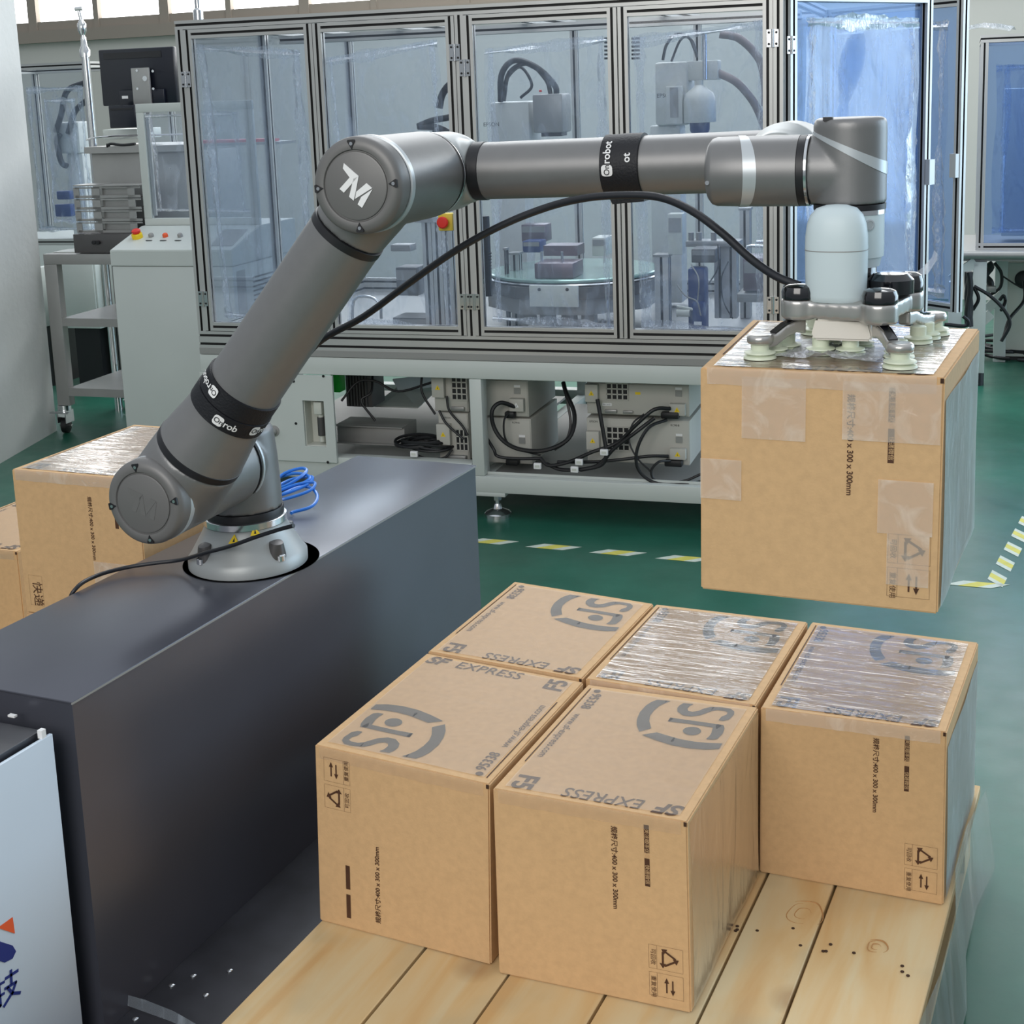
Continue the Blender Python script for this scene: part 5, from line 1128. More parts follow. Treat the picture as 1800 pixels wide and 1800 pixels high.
column('profile_column', 'pale column behind the fourth door, next to the blue cylinder', 1255, 1295, 432, 560, .55, deep=.06)
column('profile_column', 'tall grey column near the right post behind the fourth door', 1300, 1318, 370, 580, .8, deep=.06)
column('motor_block', 'dark motor block behind the fourth door under the pale crossbar', 1215, 1258, 438, 462, .35, 'controller_side', 'motor', deep=.1)
column('motor_block', 'blue-grey motor block behind the third door', 918, 950, 424, 444, .62, 'blue_dark', 'motor', deep=.08)
column('sensor_box', 'grey box with three pale windows behind the third door', 916, 960, 395, 425, .75, 'purple_plate', 'box', deep=.08)
column('press_block', 'brown-grey press block at the right behind the fourth door', 1306, 1355, 454, 512, .22, 'purple_plate', 'press', deep=.14)
column('press_table', 'pale stepped plate beneath the press block', 1295, 1358, 516, 532, .20, 'stainless', 'plate', deep=.2)
column('valve_block', 'dark valve block at the bottom left behind the second door', 690, 760, 558, 588, .35, 'controller_side', 'valve', deep=.12)
column('motor_block', 'dark slide unit behind the second door, above the valve block', 695, 735, 470, 520, .55, 'controller_side', 'motor', deep=.1)
column('actuator', 'pale actuator bars in the gap beneath the elbow joint', 686, 722, 430, 442, .50, 'stainless', 'actuator', deep=.06)
column('feeder_tower', 'grey block at the lower right of the turntable', 1040, 1066, 418, 450, .60, 'cream_paint', 'module', deep=.1)
column('base_block', 'grey base block at the foot of the turntable', 918, 955, 578, 596, .15, 'stainless', 'block', deep=.12)
column('base_block', 'dark base block at the left foot of the fourth door', 1120, 1165, 586, 602, .22, 'controller_side', 'block', deep=.12)
t = mthing('air_cylinder', 'blue air cylinder with pale fittings behind the fourth door', 'cylinder', M3(1225, 520, .35).x, .36, ZB)
a_ = M3(1210, 470, .35); b_ = M3(1242, 565, .35); mb = MB('blue_dark'); mb.box((a_.x, .33, ZB + .03), (b_.x, .40, a_.z), bev=.01); part('body', mb, t)
mb = MB('blue_dark'); mb.lathe([(.024, 0), (.026, .01), (.026, .10), (.02, .115), (0, .118)], (b_.x - .02, .315, ZB + .02), K, 24); part('barrel', mb, t)
mb = MB('white_print'); mb.box((b_.x - .032, .288, ZB + .06), (b_.x - .006, .2895, ZB + .072)); part('label_plate', mb, t)
mb = MB('cream_paint'); p = M3(1200, 550, .3); mb.cyl((p.x - .02, .3, p.z), (p.x + .025, .3, p.z), .013); mb.cyl((p.x - .02, .3, p.z + .022), (p.x + .04, .3, p.z + .012), .005); part('fitting', mb, t)
for k, px in enumerate(([(1215, 465, .34), (1228, 490, .3), (1226, 530, .3), (1222, 560, .3)], [(1190, 500, .3), (1205, 520, .28), (1225, 530, .28), (1232, 555, .28)], [(1280, 460, .5), (1268, 490, .45), (1272, 530, .42), (1288, 560, .4)], [(1262, 430, .4), (1262, 470, .35), (1245, 500, .32)])):
    mtube(['clear tube in front of the blue air cylinder', 'thin tube curling to the blue air cylinder', 'black tube hanging on the pale column behind the fourth door', 'black tube from the dark motor block to the blue cylinder'][k], px, .0025, None, 'rubber' if k > 1 else 'stainless', 'tube')
t = mthing('linear_slide', 'pale horizontal slide with knobs behind the fourth door', 'slide', M3(1240, 425, .5).x, .5, M3(1240, 434, .5).z)
a_ = M3(1205, 424, .5); b_ = M3(1300, 434, .5); mb = MB('stainless'); mb.box((a_.x, .5, b_.z), (b_.x, .58, a_.z), bev=.002); part('rail', mb, t)
for u_ in (1212, 1226, 1252, 1274): p = M3(u_, 420, .5); mb = MB('plate_gray'); mb.cyl((p.x, .53, a_.z), (p.x, .53, a_.z + .028), .010, seg=14); part('knob', mb, t)
for k, px in enumerate(([(1312, 455, .2), (1314, 434, .2), (1340, 433, .2), (1348, 436, .2), (1350, 455, .2)], [(1330, 425, .3), (1372, 424, .3)], [(620, 585, .2), (622, 528, .2), (650, 522, .2), (668, 535, .2), (670, 560, .2)])):
    mb = MB('chrome'); P = [M3(*p) for p in px]; mb.tube(P, .0055, seg=10, sub=3); solo('bar_handle', mb, ['bright bar handle on the press block behind the fourth door', 'short bright bar touching the right front post', 'bent bright handle low behind the second door'][k], 'handle', P[0], A=MM)
mb = MB('rubber')
for k in range(9): p = M3(852, 445 + k * 5.4, .2); mb.tube([p + V((.022 * math.cos(t_), .012 * math.sin(t_), 0)) for t_ in [2 * PI * j / 10 for j in range(11)]], .0036, seg=6, sub=1)
p = M3(852, 380, .2); q = M3(852, 520, .2); mb.cyl((p.x, .2, q.z), (p.x, .2, p.z), .016); solo('ribbed_hose', mb, 'dark ribbed hose along the hinge post behind the third door', 'hose', (p.x, .2, q.z), A=MM)
# striped ventilation louvre behind the middle post
t = mthing('louvre', 'stack of dark horizontal louvre slats beside the middle right door stile', 'louvre', M3(1104, 90, .9).x, .9, M3(1104, 108, .9).z)
for k in range(6):
    for u0, u1 in ((1062, 1072), (1110, 1123)):
        p = M3(u0, 66 + k * 7, .9); q = M3(u1, 66 + k * 7 + 3, .9); mb = MB('slot'); mb.box((p.x, .9, q.z), (q.x, .92, p.z)); part('slat', mb, t)
# small parts on the deck behind the second and fourth doors
for k, px in enumerate(((1150, 598, 1180, 606), (1215, 590, 1250, 602), (1262, 585, 1300, 600), (640, 575, 670, 590), (1045, 570, 1070, 600))):
    a_ = M3(px[0], px[1], .3); b_ = M3(px[2], px[3], .3); t = mthing('deck_fixture', ['black fixture low at the left behind the fourth door', 'small dark fixture under the blue cylinder', 'flat dark fixture at the right foot behind the fourth door', 'dark fixture low at the left behind the second door', 'dark round-edged fixture right of the turntable foot'][k], 'fixture', (a_.x + b_.x) / 2, .33, ZB)
    mb = MB('stainless_dark'); mb.box((a_.x, .3, ZB + .0015), (b_.x, .38, max(a_.z, ZB + .03)), bev=.003); part('block', mb, t); mb = MB('chrome'); mb.cyl(((a_.x + b_.x) / 2, .32, max(a_.z, ZB + .03)), ((a_.x + b_.x) / 2, .32, max(a_.z, ZB + .03) + .014), .005, seg=10); part('bolt', mb, t)

# ================================================================== LEFT: CONSOLE, MONITOR, TROLLEY, SECOND ENCLOSURE
DC = .475
def pc(u_, v_, d=DC): return mp(u_, v_, d)
cs = pc(195, 470); ce_ = pc(418, 480); s0c, s1c = cs.x, -2.705; ztop = pc(250, 468).z; zf = pc(250, 440).z
co_ = thing('control_console', 'white control console with sloped button panel, left of the glazed machine', 'console', ((s0c + s1c) / 2, DC + .25, 0), A=MM)
mb = MB('white_paint'); mb.box((s0c + .004, DC + .003, .06), (s1c - .004, DC + .55, ztop - .002), bev=.003); part('body', mb, co_)
zpk = pc(300, 398, DC + .22).z
mb = MB('white_paint'); mb.prism([(s0c, DC, ztop), (s0c, DC, zf), (s0c, DC + .24, zpk), (s0c, DC + .56, zpk), (s0c, DC + .56, ztop)], (s1c - s0c, 0, 0)); bmesh.ops.bevel(mb.b, geom=mb.b.edges[:], offset=.003, segments=2, affect='EDGES'); tb = part('desk_top', mb, co_)
mb = MB('rubber'); mb.box((s0c + .02, DC + .02, 0), (s1c - .02, DC + .53, .06)); part('plinth', mb, co_)
nrm = V((0, -(zpk - zf), .24)).normalized()
def onslope(u_, v_):
    d = ray(u_, v_); o = toM(CAM); dv_ = V((d.dot(MT), d.dot(MN), d.z)); pl = V((0, DC, zf)); return o + dv_ * ((pl - o).dot(nrm) / dv_.dot(nrm))
p = onslope(242, 418); mb = MB('yellow'); mb.lathe([(.022, 0), (.022, .016), (.020, .020)], p, nrm, 28); bb = part('stop_button_base', mb, tb)
mb = MB('red'); mb.lathe([(.012, .018), (.018, .026), (.018, .032), (.012, .037), (0, .038)], p, nrm, 28); part('stop_button', mb, bb)
for u_, col in ((266, 'plate_gray'), (291, 'sign_orange'), (317, 'plate_gray')):
    p = onslope(u_, 416); mb = MB(col); mb.lathe([(.011, 0), (.011, .010), (.008, .014), (0, .015)], p, nrm, 18); kn_ = part('push_button', mb, tb)
    q = onslope(u_ - 4, 423); mb = MB('seal_black'); mb.cbox((q.x, q.y, q.z + .001), (.026, .010, .002)); part('button_label', mb, kn_)
q = [onslope(*x) for x in ((370, 433), (408, 433), (436, 404), (395, 404))]; mb = MB('stainless'); mb.prism([v + nrm * .0005 for v in q], nrm * .002); part('panel_plate', mb, tb)
# louvre vents and door strip on the right side
for k in range(8):
    z_ = pc(440, 486).z - k * .018 - .03; mb = MB('seal_black'); mb.box((s1c - .0045, DC + .16, z_), (s1c - .0035, DC + .36, z_ + .007)); mb2 = part('vent_slot', mb, co_)
mb = MB('plate_gray'); mb.box((s1c - .0042, DC + .03, pc(430, 590).z), (s1c - .003, DC + .10, pc(430, 470).z - .02)); part('side_strip', mb, co_)
# hood with clear window above the console
dh = DC + .26; a_ = mp(237, 183, dh); b_ = mp(330, 395, dh); s1h = s1c - .01; zt_h = a_.z; fb = .035
hd = thing('clear_hood', 'white-framed clear hood standing on the control console', 'hood', ((a_.x + s1h) / 2, dh + .1, zpk), A=MM)
for nm, q0, q1 in (('frame_top', (a_.x, dh, zt_h - fb), (s1h, dh + .02, zt_h)), ('frame_bottom', (a_.x, dh, zpk + .001), (s1h, dh + .02, zpk + .03)), ('frame_side', (a_.x, dh, zpk + .03), (a_.x + fb, dh + .02, zt_h - fb)), ('frame_side', (s1h - fb, dh, zpk + .03), (s1h, dh + .02, zt_h - fb))):
    mb = MB('white_paint'); mb.box(q0, q1, bev=.002); part(nm, mb, hd)
mb = MB('pane'); mb.box((a_.x + fb, dh + .008, zpk + .03), (s1h - fb, dh + .011, zt_h - fb)); pn_ = part('window', mb, hd)
crumple('film_sheet', hd, [(a_.x + fb + .03, dh - .008, zpk + .06), (s1h - fb, dh - .008, zpk + .05), (s1h - fb - .02, dh - .008, zt_h - fb - .01), (a_.x + fb + .02, dh - .008, zt_h - fb - .01)], seed=11, fw=.03)
mb = MB('alu'); mb.box((a_.x + fb + .002, dh + .012, zpk + .04), (a_.x + fb + .016, dh + .020, zt_h - fb - .01)); part('mounting_strip', mb, hd)
mb = MB('shelf_pink'); z_ = mp(290, 253, dh + .4).z; mb.box((a_.x + .05, dh + .35, z_), (s1h - .1, dh + .42, z_ + .012)); mb.box((a_.x + .02, dh + .34, z_ - .012), (s1h - .06, dh + .5, z_ - .0005), 'stainless'); solo('pink_folder', mb, 'pink folder on a thin shelf seen through the clear hood', 'folder', (a_.x + .2, dh + .4, z_), A=MM)
# monitor seen from behind, on its bracket
dm = 1.15; a_ = mp(172, 88, dm); b_ = mp(312, 182, dm)
mo = thing('monitor', 'black monitor seen from behind with a silver bracket, above the console', 'monitor', ((a_.x + b_.x) / 2, dm, b_.z), A=MM)
mb = MB('screen_black'); mb.box((a_.x, dm, b_.z), (b_.x, dm + .03, a_.z), bev=.006); part('back_shell', mb, mo)
mb = MB('screen_black'); c0 = mp(182, 94, dm); c1 = mp(284, 100, dm); mb.box((c0.x, dm - .003, c1.z), (c1.x, dm - .0003, c0.z), 'seal_black'); mb.box((mp(213, 159, dm).x, dm - .02, b_.z), (mp(292, 159, dm).x, dm - .0003, mp(213, 159, dm).z), bev=.003); part('lower_bulge', mb, mo)
c0 = mp(237, 120, dm); c1 = mp(273, 181, dm); mb = MB('stainless'); mb.box((c0.x, dm - .034, c1.z - .01), (c1.x, dm - .022, c0.z), bev=.002)
pl_ = part('mounting_plate', mb, mo)
for u_, v_ in ((241, 124), (269, 125), (242, 156), (270, 156), (255, 138)): p = mp(u_, v_, dm - .034); mb = MB('chrome'); mb.cyl((p.x, dm - .037, p.z), (p.x, dm - .0335, p.z), .006 if v_ != 138 else .012, seg=8); part('screw', mb, pl_)
mb = MB('white_print'); p = mp(220, 171, dm - .02); mb.box((p.x - .015, dm - .0215, p.z - .006), (p.x + .015, dm - .0202, p.z + .006)); part('label_plate', mb, mo)
mb = MB('stainless'); c0 = mp(255, 181, dm); mb.box((c0.x - .03, dm - .02, mp(255, 232, dm).z), (c0.x + .03, dm + .0, b_.z - .001), bev=.002); part('stand', mb, mo)
# laptop-like black unit and white tray under the monitor
a_ = mp(190, 186, dm - .1); b_ = mp(240, 224, dm - .1); mb = MB('screen_black'); mb.box((a_.x, dm - .1, b_.z), (b_.x, dm - .06, a_.z), bev=.004); mb.box((a_.x + .01, dm - .103, a_.z - .02), (b_.x - .01, dm - .0995, a_.z - .012), 'seal_black'); solo('black_terminal', mb, 'small black terminal under the monitor', 'terminal', ((a_.x + b_.x) / 2, dm - .08, b_.z), A=MM)
dt = 1.06; a_ = mp(148, 262, dt); b_ = mp(330, 266, dt); c_ = mp(158, 322, dt)
sh = thing('shelf_unit', 'pale grey shelf unit with a metal top, left of the console hood', 'shelf', ((a_.x + b_.x) / 2, dt + .2, mp(200, 430, dt).z), A=MM)
mb = MB('stainless'); mb.box((a_.x, dt, b_.z), (b_.x, dt + .45, a_.z + .008)); part('top_plate', mb, sh)
mb = MB('stainless'); mb.box((c_.x, dt + .03, mp(200, 430, dt).z), (b_.x, dt + .45, b_.z - .001), bev=.003); part('cabinet_body', mb, sh)
z_ = mp(200, 242, dt).z; mb = MB('chrome'); mb.tube([mp(152, 246, dt), mp(175, 241, dt), mp(240, 238, dt + .1), mp(330, 236, dt + .2)], .004, seg=8); part('rail', mb, sh)
mb = MB('white_paint'); p0_ = mp(180, 228, dt + .1); p1_ = mp(242, 244, dt + .1); p1_.z = max(p1_.z, a_.z + .0085); mb.box((p0_.x, dt + .1, p1_.z), (p1_.x, dt + .3, p0_.z), bev=.003); solo('keyboard_tray', mb, 'white keyboard box beneath the black terminal', 'box', (p0_.x, dt + .2, p1_.z), A=MM)
mb = MB('rubber'); mb.tube([mp(188, 257, dt), mp(195, 253, dt), mp(215, 255, dt), mp(238, 253, dt)], .006, seg=8); mb.cyl(mp(187, 256, dt), mp(191, 256, dt) + V((0, .01, 0)), .009); solo('handheld_tool', mb, 'black hand tool lying on the shelf unit', 'tool', mp(210, 260, dt), A=MM)
# stack of slotted sheet-metal trays
dtr = .92; a_ = mp(131, 328, dtr); b_ = mp(252, 409, dtr); zbt = b_.z
H_ = (a_.z - zbt) / 4
for k in range(4):
    t = thing('metal_tray', ['lowest slotted metal tray of the stack on the trolley', 'second slotted metal tray from the bottom of the stack', 'third slotted metal tray from the bottom of the stack', 'top slotted metal tray of the stack left of the console'][k], 'tray', ((a_.x + b_.x) / 2, dtr + .1, zbt + H_ * k), 'slotted metal trays', A=MM)
    z0 = zbt + H_ * k; z1 = z0 + H_ - .004; mb = MB('stainless'); mb.box((a_.x, dtr, z0), (b_.x, dtr + .003, z0 + H_ * .22)); mb.box((a_.x, dtr, z1 - H_ * .12), (b_.x, dtr + .003, z1))
    for u0, u1 in ((131, 141), (163, 177), (226, 238)): mb.box((mp(u0, 360, dtr).x, dtr, z0), (mp(u1, 360, dtr).x, dtr + .003, z1))
    part('front_frame', mb, t)
    mb = MB('stainless_dark'); mb.box((a_.x + .004, dtr + .03, z0), (b_.x, dtr + .12, z0 + .004)); part('base_sheet', mb, t); mb = MB('stainless'); mb.box((mp(177, 360, dtr).x, dtr + .02, z0 + .004), (mp(226, 360, dtr).x, dtr + .024, z1)); part('inner_sheet', mb, t)
mb = MB('stainless'); mb.box((a_.x, dtr - .01, a_.z + .001), (b_.x, dtr + .12, a_.z + .004)); mb.box((a_.x, dtr - .01, a_.z + .004), (a_.x + .12, dtr + .11, a_.z + .007)); solo('loose_sheet', mb, 'loose metal sheet on top of the tray stack', 'sheet', (a_.x, dtr, a_.z), A=MM)
# dark drawer box beneath the stack
a_ = mp(128, 412, .88); b_ = mp(232, 445, .88); mb = MB('stainless_dark'); mb.box((a_.x, .88, b_.z), (b_.x, 1.05, a_.z), bev=.002)
dr = thing('dark_tray', 'dark grey metal tray with a black knob under the tray stack', 'tray', ((a_.x + b_.x) / 2, 1.0, b_.z), A=MM); part('body', mb, dr)
for u_ in (167, 174): p = mp(u_, 426, .88); mb = MB('rubber'); mb.lathe([(.008, 0), (.009, .012), (0, .014)], (p.x, .879, p.z), (0, -1, 0), 14); part('knob', mb, dr)
# stainless trolley
dT = .865; zA = .80
tr = thing('steel_trolley', 'brushed steel trolley with open shelves between the column and the console', 'trolley', (mp(150, 600, dT).x, dT + .3, 0), A=MM)
sL = mp(75, 445, dT).x; sR = min(sL + .62, s0c - .012); zt1 = mp(120, 447, dT).z; pw = mp(97, 500, dT).x - mp(75, 500, dT).x
mb = MB('stainless'); mb.box((sL, dT, zt1 - .045), (sR, dT + .55, zt1), bev=.002); part('top', mb, tr)
mb = MB('white_paint'); mb.cbox((sL + .1, dT + .12, zt1 + .002), (.18, .12, .003)); part('paper', mb, tr)
for s_, d in ((sL, dT), (sL, dT + .51), (sR - pw, dT), (sR - pw, dT + .51)): mb = MB('stainless'); mb.box((s_, d, .13), (s_ + pw, d + .04, zt1 - .0455), bev=.002); part('leg', mb, tr)
for v_ in (567, 690):
    z_ = mp(150, v_, dT).z; mb = MB('stainless'); mb.box((sL + pw, dT, z_ - .018), (sR - pw, dT + .04, z_ + .018)); mb.box((sL + pw, dT + .04, z_ + .014), (sR - pw, dT + .50, z_ + .018)); part('shelf', mb, tr)
for s_, d in ((sL + .02, dT + .02), (sR - .03, dT + .02), (sL + .02, dT + .53)):
    mb = MB('rubber'); mb.lathe([(.030, -.014), (.035, -.011), (.035, .011), (.030, .014)], (s_, d, .036), (1, .2, 0), 24); wh = part('caster_wheel', mb, tr)
    mb = MB('chrome'); mb.box((s_ - .024, d - .03, .050), (s_ - .020, d + .03, .105)); mb.box((s_ + .020, d - .03, .050), (s_ + .024, d + .03, .105)); mb.cyl((s_, d, .105), (s_, d, .129), .030, seg=20); mb.cyl((s_ - .03, d, .036), (s_ + .03, d, .036), .006); mb.box((s_ - .045, d - .05, .098), (s_ + .05, d - .03, .104)); part('caster_fork', mb, wh)
# white cabinet boxes behind the trolley
for (u0, v0, u1, v1, d, lab) in ((104, 452, 176, 566, 1.75, 'white cabinet door seen between the trolley shelves'), (60, 470, 84, 600, 1.78, 'narrow white cabinet beside the painted column'), (178, 452, 215, 560, 1.8, 'light cabinet partly hidden by the console')):
    a_ = mp(u0, v0, d); b_ = mp(u1, v1, d); t = thing('back_cabinet', lab, 'cabinet', ((a_.x + b_.x) / 2, d + .2, .12), A=MM); mb = MB('white_paint'); mb.box((a_.x, d, .32), (b_.x, d + .35, a_.z), bev=.004); part('body', mb, t); mb = MB('white_paint'); mb.box((a_.x + .01, d - .008, .36), (b_.x - .01, d - .0004, a_.z - .02), bev=.002); part('door_leaf', mb, t)
    mb = MB('rubber'); mb.box((a_.x + .03, d + .03, 0), (b_.x - .03, d + .3, .319)); part('plinth', mb, t)
for k, px in enumerate(([(100, 600), (150, 590), (190, 585)], [(100, 625), (140, 630), (165, 650), (180, 660)], [(100, 640), (130, 636), (160, 622), (195, 612)], [(180, 658), (195, 648), (212, 640)])):
    mb = MB('hose_black'); P = [onz(x, y, .012) for x, y in px]; mb.tube(P, .009, seg=8); solo('floor_cable', mb, ['farthest dark cable on the green floor behind the trolley', 'dark cable bending toward the console behind the trolley', 'dark cable crossing behind the trolley above the bent one', 'short dark cable rising toward the console behind the trolley'][k], 'cable', (P[0].x, P[0].y, 0), group='cables on the floor behind the trolley')
# chrome telescopic pole
dp = 1.35; p = mp(147, 10, dp); q = mp(168, 262, dp); ps = (mp(152, 130, dp).x + mp(160, 200, dp).x) / 2
po = thing('telescopic_pole', 'bright telescopic pole rising beside the monitor', 'pole', (ps, dp, 0), A=MM); p0_ = mp(175, 262, dp); xa = mp(155, 100, dp); xb = mp(145, 15, dp)
mb = MB('chrome'); mb.cyl((ps + .01, dp, 0), (ps, dp, xa.z), .018); part('lower_tube', mb, po)
mb = MB('chrome'); mb.lathe([(.024, 0), (.024, .03), (.014, .05), (.012, .09)], (ps, dp, xa.z), (-.02, 0, 1), 20); part('clamp', mb, po)
zt2 = mp(147, 50, dp).z; mb = MB('chrome'); mb.lathe([(.010, 0), (.020, .02), (.020, .05), (.008, .07)], (ps - .004, dp, zt2 - .03), K, 20); mb.cyl((ps - .002, dp, xa.z + .08), (ps - .004, dp, zt2), .009); part('upper_joint', mb, po)
mb = MB('chrome'); mb.cyl((ps - .004, dp, zt2 + .03), (ps - .012, dp, xb.z - .01), .008); mb.cyl((ps - .030, dp, xb.z), (ps + .010, dp, xb.z), .009); part('cross_tip', mb, po)
# second enclosure, back left
def enclosure(label, P, Q, ztop, zbot, depth, nposts, film=True, seed=20, hose=False, extra=0):
    """P, Q machine-frame plan points of its front bottom corners"""
    P = V(P); Q = V(Q); e = (Q - P); L = e.length; e.normalize(); n = V((-e.y, e.x, 0)); t = thing('glazed_enclosure', label, 'machine enclosure', (P + Q) / 2 + V((0, 0, zbot)), A=MM)
    F_ = lambda x, d, z: P + e * x + n * d + V((0, 0, z)); w_ = .035
    for k in range(nposts):
        x = .018 + (L - .036) * k / (nposts - 1)
        for xx in ((x - .018, x + .018) if 0 < k < nposts - 1 else (x,)): part('post', MB('alu', 'slot').alu(F_(xx, 0, zbot), F_(xx, 0, ztop - .036), w_, w_, e), t)
    for z_ in (ztop - .018, zbot + .018): part('rail', MB('alu', 'slot').alu(F_(0, -.001, z_), F_(L, -.001, z_), w_, w_, (0, 0, 1)), t)
    for x in (.018, L - .018): part('post', MB('alu', 'slot').alu(F_(x, depth, zbot), F_(x, depth, ztop - .036), w_, w_, e), t); part('rail', MB('alu', 'slot').alu(F_(x, .018, ztop - .018), F_(x, depth, ztop - .018), w_, w_, (0, 0, 1)), t)
    part('rail', MB('alu', 'slot').alu(F_(0, depth, ztop - .018), F_(L, depth, ztop - .018), w_, w_, (0, 0, 1)), t)
    for k in range(nposts - 1):
        x0 = .036 + (L - .036) * k / (nposts - 1); x1 = (L - .036) * (k + 1) / (nposts - 1); mb = MB('pane_blue' if extra else 'pane'); mb.prism([F_(x0, -.004, zbot + .036), F_(x1, -.004, zbot + .036), F_(x1, -.004, ztop - .036), F_(x0, -.004, ztop - .036)], n * .004); part('pane', mb, t)
        if film: crumple('protective_film', t, [F_(x0 + .03, .03, zbot + .08), F_(x1 - .03, .03, zbot + .08), F_(x1 - .04, .03, ztop - .14), F_(x0 + .04, .03, ztop - .14)], m='film_blue' if extra else 'film', nrm=n, seed=seed + k, fw=.05, amp=.01)
        if not extra: mb = MB('alu'); mb.prism([F_(x0 - .03, -.02, (ztop + zbot) / 2 - .05), F_(x0 + .01, -.02, (ztop + zbot) / 2 - .05), F_(x0 + .01, -.02, (ztop + zbot) / 2 + .05), F_(x0 - .03, -.02, (ztop + zbot) / 2 + .05)], n * -.02); part('handle', mb, t)
    return t, F_, L
d2 = 2.9; pa = mp(-40, 120, d2); pb = mp(170, 108, d2)
ztp = mp(100, 110, d2).z; zbt_ = mp(100, 430, d2).z
et, EF, EL_ = enclosure('glazed enclosure at the back left with a bagged robot arm inside', (mp(48, 120, d2).x - .62, d2, 0), (mp(150, 110, d2).x + .02, d2, 0), ztp, zbt_, .9, 3, seed=30)
mb = MB('white_paint'); q0 = EF(0, 0, 0); mb.box((q0.x, d2 - .02, .05), (q0.x + EL_ + .5, d2 + .9, zbt_ - .0005), bev=.004); pb_ = part('base_cabinet', mb, et); mb = MB('seal_black'); mb.box((q0.x + .02, d2 - .0225, zbt_ - .28), (q0.x + EL_ + .4, d2 - .0205, zbt_ - .27)); part('door_gap', mb, pb_)
t = thing('assembly_robot', 'small robot wrapped in clear film inside the back left enclosure', 'robot', (mp(115, 300, d2 + .3).x, d2 + .35, zbt_), A=MM)
dq = d2 + .3; a_ = mp(98, 215, dq); b_ = mp(142, 270, dq); mb = MB('robot_scara'); mb.box((a_.x, dq, b_.z), (b_.x, dq + .15, a_.z), bev=.02); part('arm_housing', mb, t)
mb = MB('robot_scara'); c0 = mp(112, 270, dq); mb.box((c0.x, dq + .02, zbt_ + .001), (c0.x + .12, dq + .13, b_.z), bev=.01); part('column', mb, t)
for px in ([(105, 235), (100, 250), (108, 285), (118, 292)], [(98, 232), (108, 200), (118, 160), (150, 145)], [(120, 235), (130, 200), (142, 185), (155, 175)]): mb = MB('rubber'); mb.tube([mp(x, y, dq - .02) for x, y in px], .018, seg=10); part('hose', mb, t)
q0 = mp(72, 175, dq - .1); q1 = mp(150, 420, dq - .1); mb = MB('film'); 
crumple('film_bag', t, [(q0.x, dq - .08, q1.z + .1), (q1.x, dq - .08, q1.z + .1), (q1.x, dq - .08, q0.z), (q0.x, dq - .08, q0.z)], seed=41, amp=.02)
for k, (u0, v0, u1, v1) in enumerate(((105, 335, 130, 350), (102, 358, 132, 380))): a_ = mp(u0, v0, dq - .12); b_ = mp(u1, v1, dq - .12); mb = MB('blue_dark'); mb.box((a_.x, dq - .16, b_.z), (b_.x, dq - .11, a_.z), bev=.008); part('blue_module', mb, t)

# ================================================================== RIGHT BACK: THIRD ENCLOSURE ON TABLE, CABINETS, CABLES
d3 = 2.6; ztr = mp(1760, 60, d3).z; zbr = mp(1760, 440, d3).z
e3, F3, L3 = enclosure('blue-tinted glazed enclosure on a steel table at the right edge', (mp(1718, 300, d3).x, d3, 0), (mp(1718, 300, d3).x + 1.1, d3, 0), ztr, zbr, .8, 2, seed=50, extra=1)
q0 = F3(0, 0, 0)
for k in range(3): 
    x0 = q0.x + .12 + .22 * k; mb = MB('white_paint'); mb.box((x0, d3 + .35, zbr + .03), (x0 + .20, d3 + .55, ztr - .25), bev=.004); part('inner_panel', mb, e3)
mb = MB('film_fold'); P = [mp(1690, 50, d3), mp(1722, 44, d3), mp(1750, 46, d3), mp(1775, 50, d3)]
for p in P: p.z = max(ztr + .014, p.z)
rows = [[mb.b.verts.new(p + V((0, random.uniform(-.05, .05), -.012))), mb.b.verts.new(p + V((.02, random.uniform(-.05, .05), .010))), mb.b.verts.new(p + V((.03, .08, -.006)))] for p in P]
for A_, B_ in zip(rows, rows[1:]):
    for k in range(2): mb._face([A_[k], A_[k + 1], B_[k + 1], B_[k]], 0, True)
solo('film_scrap', mb, 'loose sheet of clear film lying over the enclosures at the upper right', 'plastic film', P[0], A=MM)
tt = thing('steel_table', 'pale steel table frame with diagonal braces under the right-hand enclosure', 'table', (q0.x + .5, d3 + .3, 0), A=MM)
zt3 = zbr - .005
dT3 = d3 - .15; sA = mp(1672, 470, dT3).x
mb = MB('stainless'); mb.cyl((sA, dT3, mp(1720, 448, dT3).z), (sA + 1.4, dT3, mp(1720, 448, dT3).z - .0), .020, seg=16); part('round_rail', mb, tt)
mb = MB('plate_gray'); mb.box((sA, dT3 + .02, zt3 - .03), (sA + 1.5, dT3 + .9, zt3 - .001)); part('table_top', mb, tt)
for u_ in (1722,): p = mp(u_, 500, dT3); mb = MB('white_paint'); mb.box((p.x - .03, dT3 + .0, 0.06), (p.x + .03, dT3 + .05, zt3 - .031), bev=.003); part('leg', mb, tt); mb = MB('rubber'); mb.cyl((p.x, dT3 + .025, 0), (p.x, dT3 + .025, .06), .03); part('foot', mb, tt)
p = mp(1760, 500, dT3 + .6); mb = MB('white_paint'); mb.box((p.x - .03, dT3 + .6, .0), (p.x + .03, dT3 + .65, zt3 - .031), bev=.003); part('leg', mb, tt)
A0_ = mp(1700, 600, dT3); 
for (u0, v0, u1, v1, dd) in ((1672, 492, 1715, 460, dT3), (1718, 560, 1762, 518, dT3 + .35), (1700, 590, 1742, 552, dT3 + .1)):
    a_ = mp(u0, v0, dd); b_ = mp(u1, v1, dd); mb = MB('white_paint'); ddn = (b_ - a_).normalized(); up_ = V((-ddn.z, 0, ddn.x)) * .022; mb.prism([a_ - up_, b_ - up_, b_ + up_, a_ + up_], (0, .03, 0)); part('brace', mb, tt)
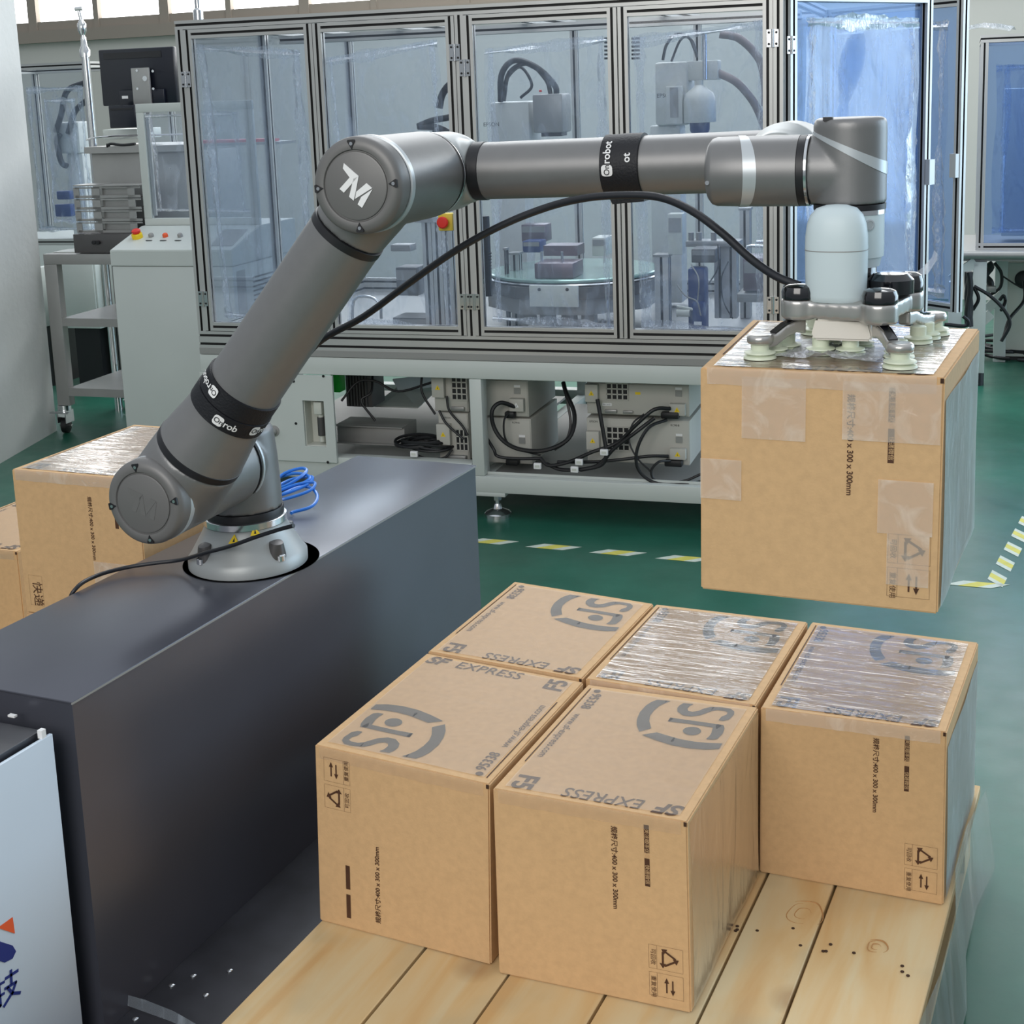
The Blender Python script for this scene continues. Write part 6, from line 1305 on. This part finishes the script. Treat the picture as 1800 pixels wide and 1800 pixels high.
# left leg of base visible under swung doors
p = mp(1678, 570, 1.9); mb = MB('white_paint'); mb.box((p.x - .028, 1.9, 0), (p.x + .028, 1.95, zt3 - .05), bev=.003); part('leg', mb, tt)
# white cabinet at the far right with a round knob
d4 = 3.1; a_ = mp(1762, 462, d4); b_ = mp(1810, 534, d4); t = thing('back_cabinet', 'pale cabinet with a dark round fitting behind the right-hand table', 'cabinet', (a_.x + .4, d4 + .2, 0), A=MM)
mb = MB('cream_paint'); mb.box((a_.x, d4, .02), (a_.x + 1.0, d4 + .4, a_.z), bev=.004); part('body', mb, t); p = mp(1800, 491, d4); mb = MB('rubber'); mb.lathe([(.045, 0), (.045, .02), (.03, .03), (0, .03)], (p.x, d4, p.z), (0, -1, 0), 24); part('round_fitting', mb, t); mb = MB('rubber'); mb.box((a_.x + .02, d4 + .02, 0), (a_.x + .98, d4 + .38, .0199)); part('plinth', mb, t)
# tangle of black cables on the floor, right
rnd = random.Random(5); c = onz(1770, 612, 0)
for k in range(9):
    mb = MB('rubber'); x0 = c.x - .25 + .5 * rnd.random(); y0 = c.y - .3 + .6 * rnd.random(); R1, R2 = .10 + .14 * rnd.random(), .08 + .12 * rnd.random(); ph = rnd.random() * 6
    mb.tube([V((x0 + R1 * math.cos(t_ + ph) * (1 + .2 * math.sin(3 * t_)), y0 + R2 * math.sin(t_ + ph), .012 + .012 * k * .5 + .01 * math.sin(2 * t_))) for t_ in [5.6 * j / 12 for j in range(13)]], .009, seg=7, sub=4)
    solo('floor_cable', mb, 'black cable coil in the tangle on the green floor at the right', 'cable', (x0, y0, 0), group='cable tangle under the right-hand table')
for k, px in enumerate(([(1712, 503, 2.3), (1740, 520, 2.3), (1765, 545, 2.3), (1775, 570, 2.3), (1760, 600, 2.3)], [(1748, 462, 2.9), (1760, 480, 2.9), (1758, 505, 2.9), (1738, 520, 2.9)], [(1762, 485, 2.9), (1785, 500, 2.9), (1803, 508, 2.9)], [(1800, 495, 2.9), (1800, 528, 2.8), (1775, 560, 2.6), (1765, 590, 2.4)], [(1757, 528, 2.7), (1764, 520, 2.7), (1767, 530, 2.7), (1760, 545, 2.6)], [(1712, 505, 2.3), (1720, 525, 2.3), (1710, 545, 2.3)], [(1693, 556, 1.9), (1702, 565, 1.9), (1695, 573, 1.9), (1660, 570, 1.9)])):
    mtube(['black cable arching down from the table leg at the right', 'black cable looping by the table top at the right', 'thin cable sagging across the pale cabinet', 'black cable falling from the round fitting to the floor', 'small hook of black cable beside the pale cabinet', 'short black cable bend on the table leg', 'black cable coil under the swung doors'][k], px, .008 if k != 2 else .004, None, 'rubber', 'power_cable')
# bundle of dark devices strapped inside the table frame
t = thing('cable_bundle', 'dark bundle of cables and plugs strapped between the table legs', 'cable', mp(1704, 560, 2.2), A=MM)
for k in range(6):
    px = [(1703 + 3 * math.sin(k * 2 + j), 478 + 16 * j, 2.2 + .02 * k) for j in range(7)]; mb = MB('rubber'); mb.tube([mp(*p) for p in px], .013, seg=7, sub=3); part('cable', mb, t)
mb = MB('rubber'); a_ = mp(1735, 462, 2.8); mb.tube([mp(1737 + 5 * math.sin(j * 1.7), 462 + 8 * j, 2.8) for j in range(8)], .018, seg=7, sub=3); part('cable', mb, t)
mb = MB('stainless'); p = mp(1741, 508, 2.75); mb.cbox(p, (.05, .03, .03), bev=.004); part('junction_box', mb, t)
# chrome fitting on top of the machine, upper left
t = thing('air_fitting', 'bright cylindrical fitting standing on the machine roof at the upper left', 'fitting', mp(349, 30, .2), A=MM)
p = mp(349, 29, .2); mb = MB('chrome'); mb.lathe([(.018, 0), (.018, .045), (.011, .052), (.011, .12)], (p.x, .2, ZM + .0005), K, 24); part('body', mb, t)
mb = MB('alu'); mb.box((SL + .05, .10, ZM + .0005), (SL + .35, .60, ZM + .004)); t2 = part('mounting_plate', mb, mc)
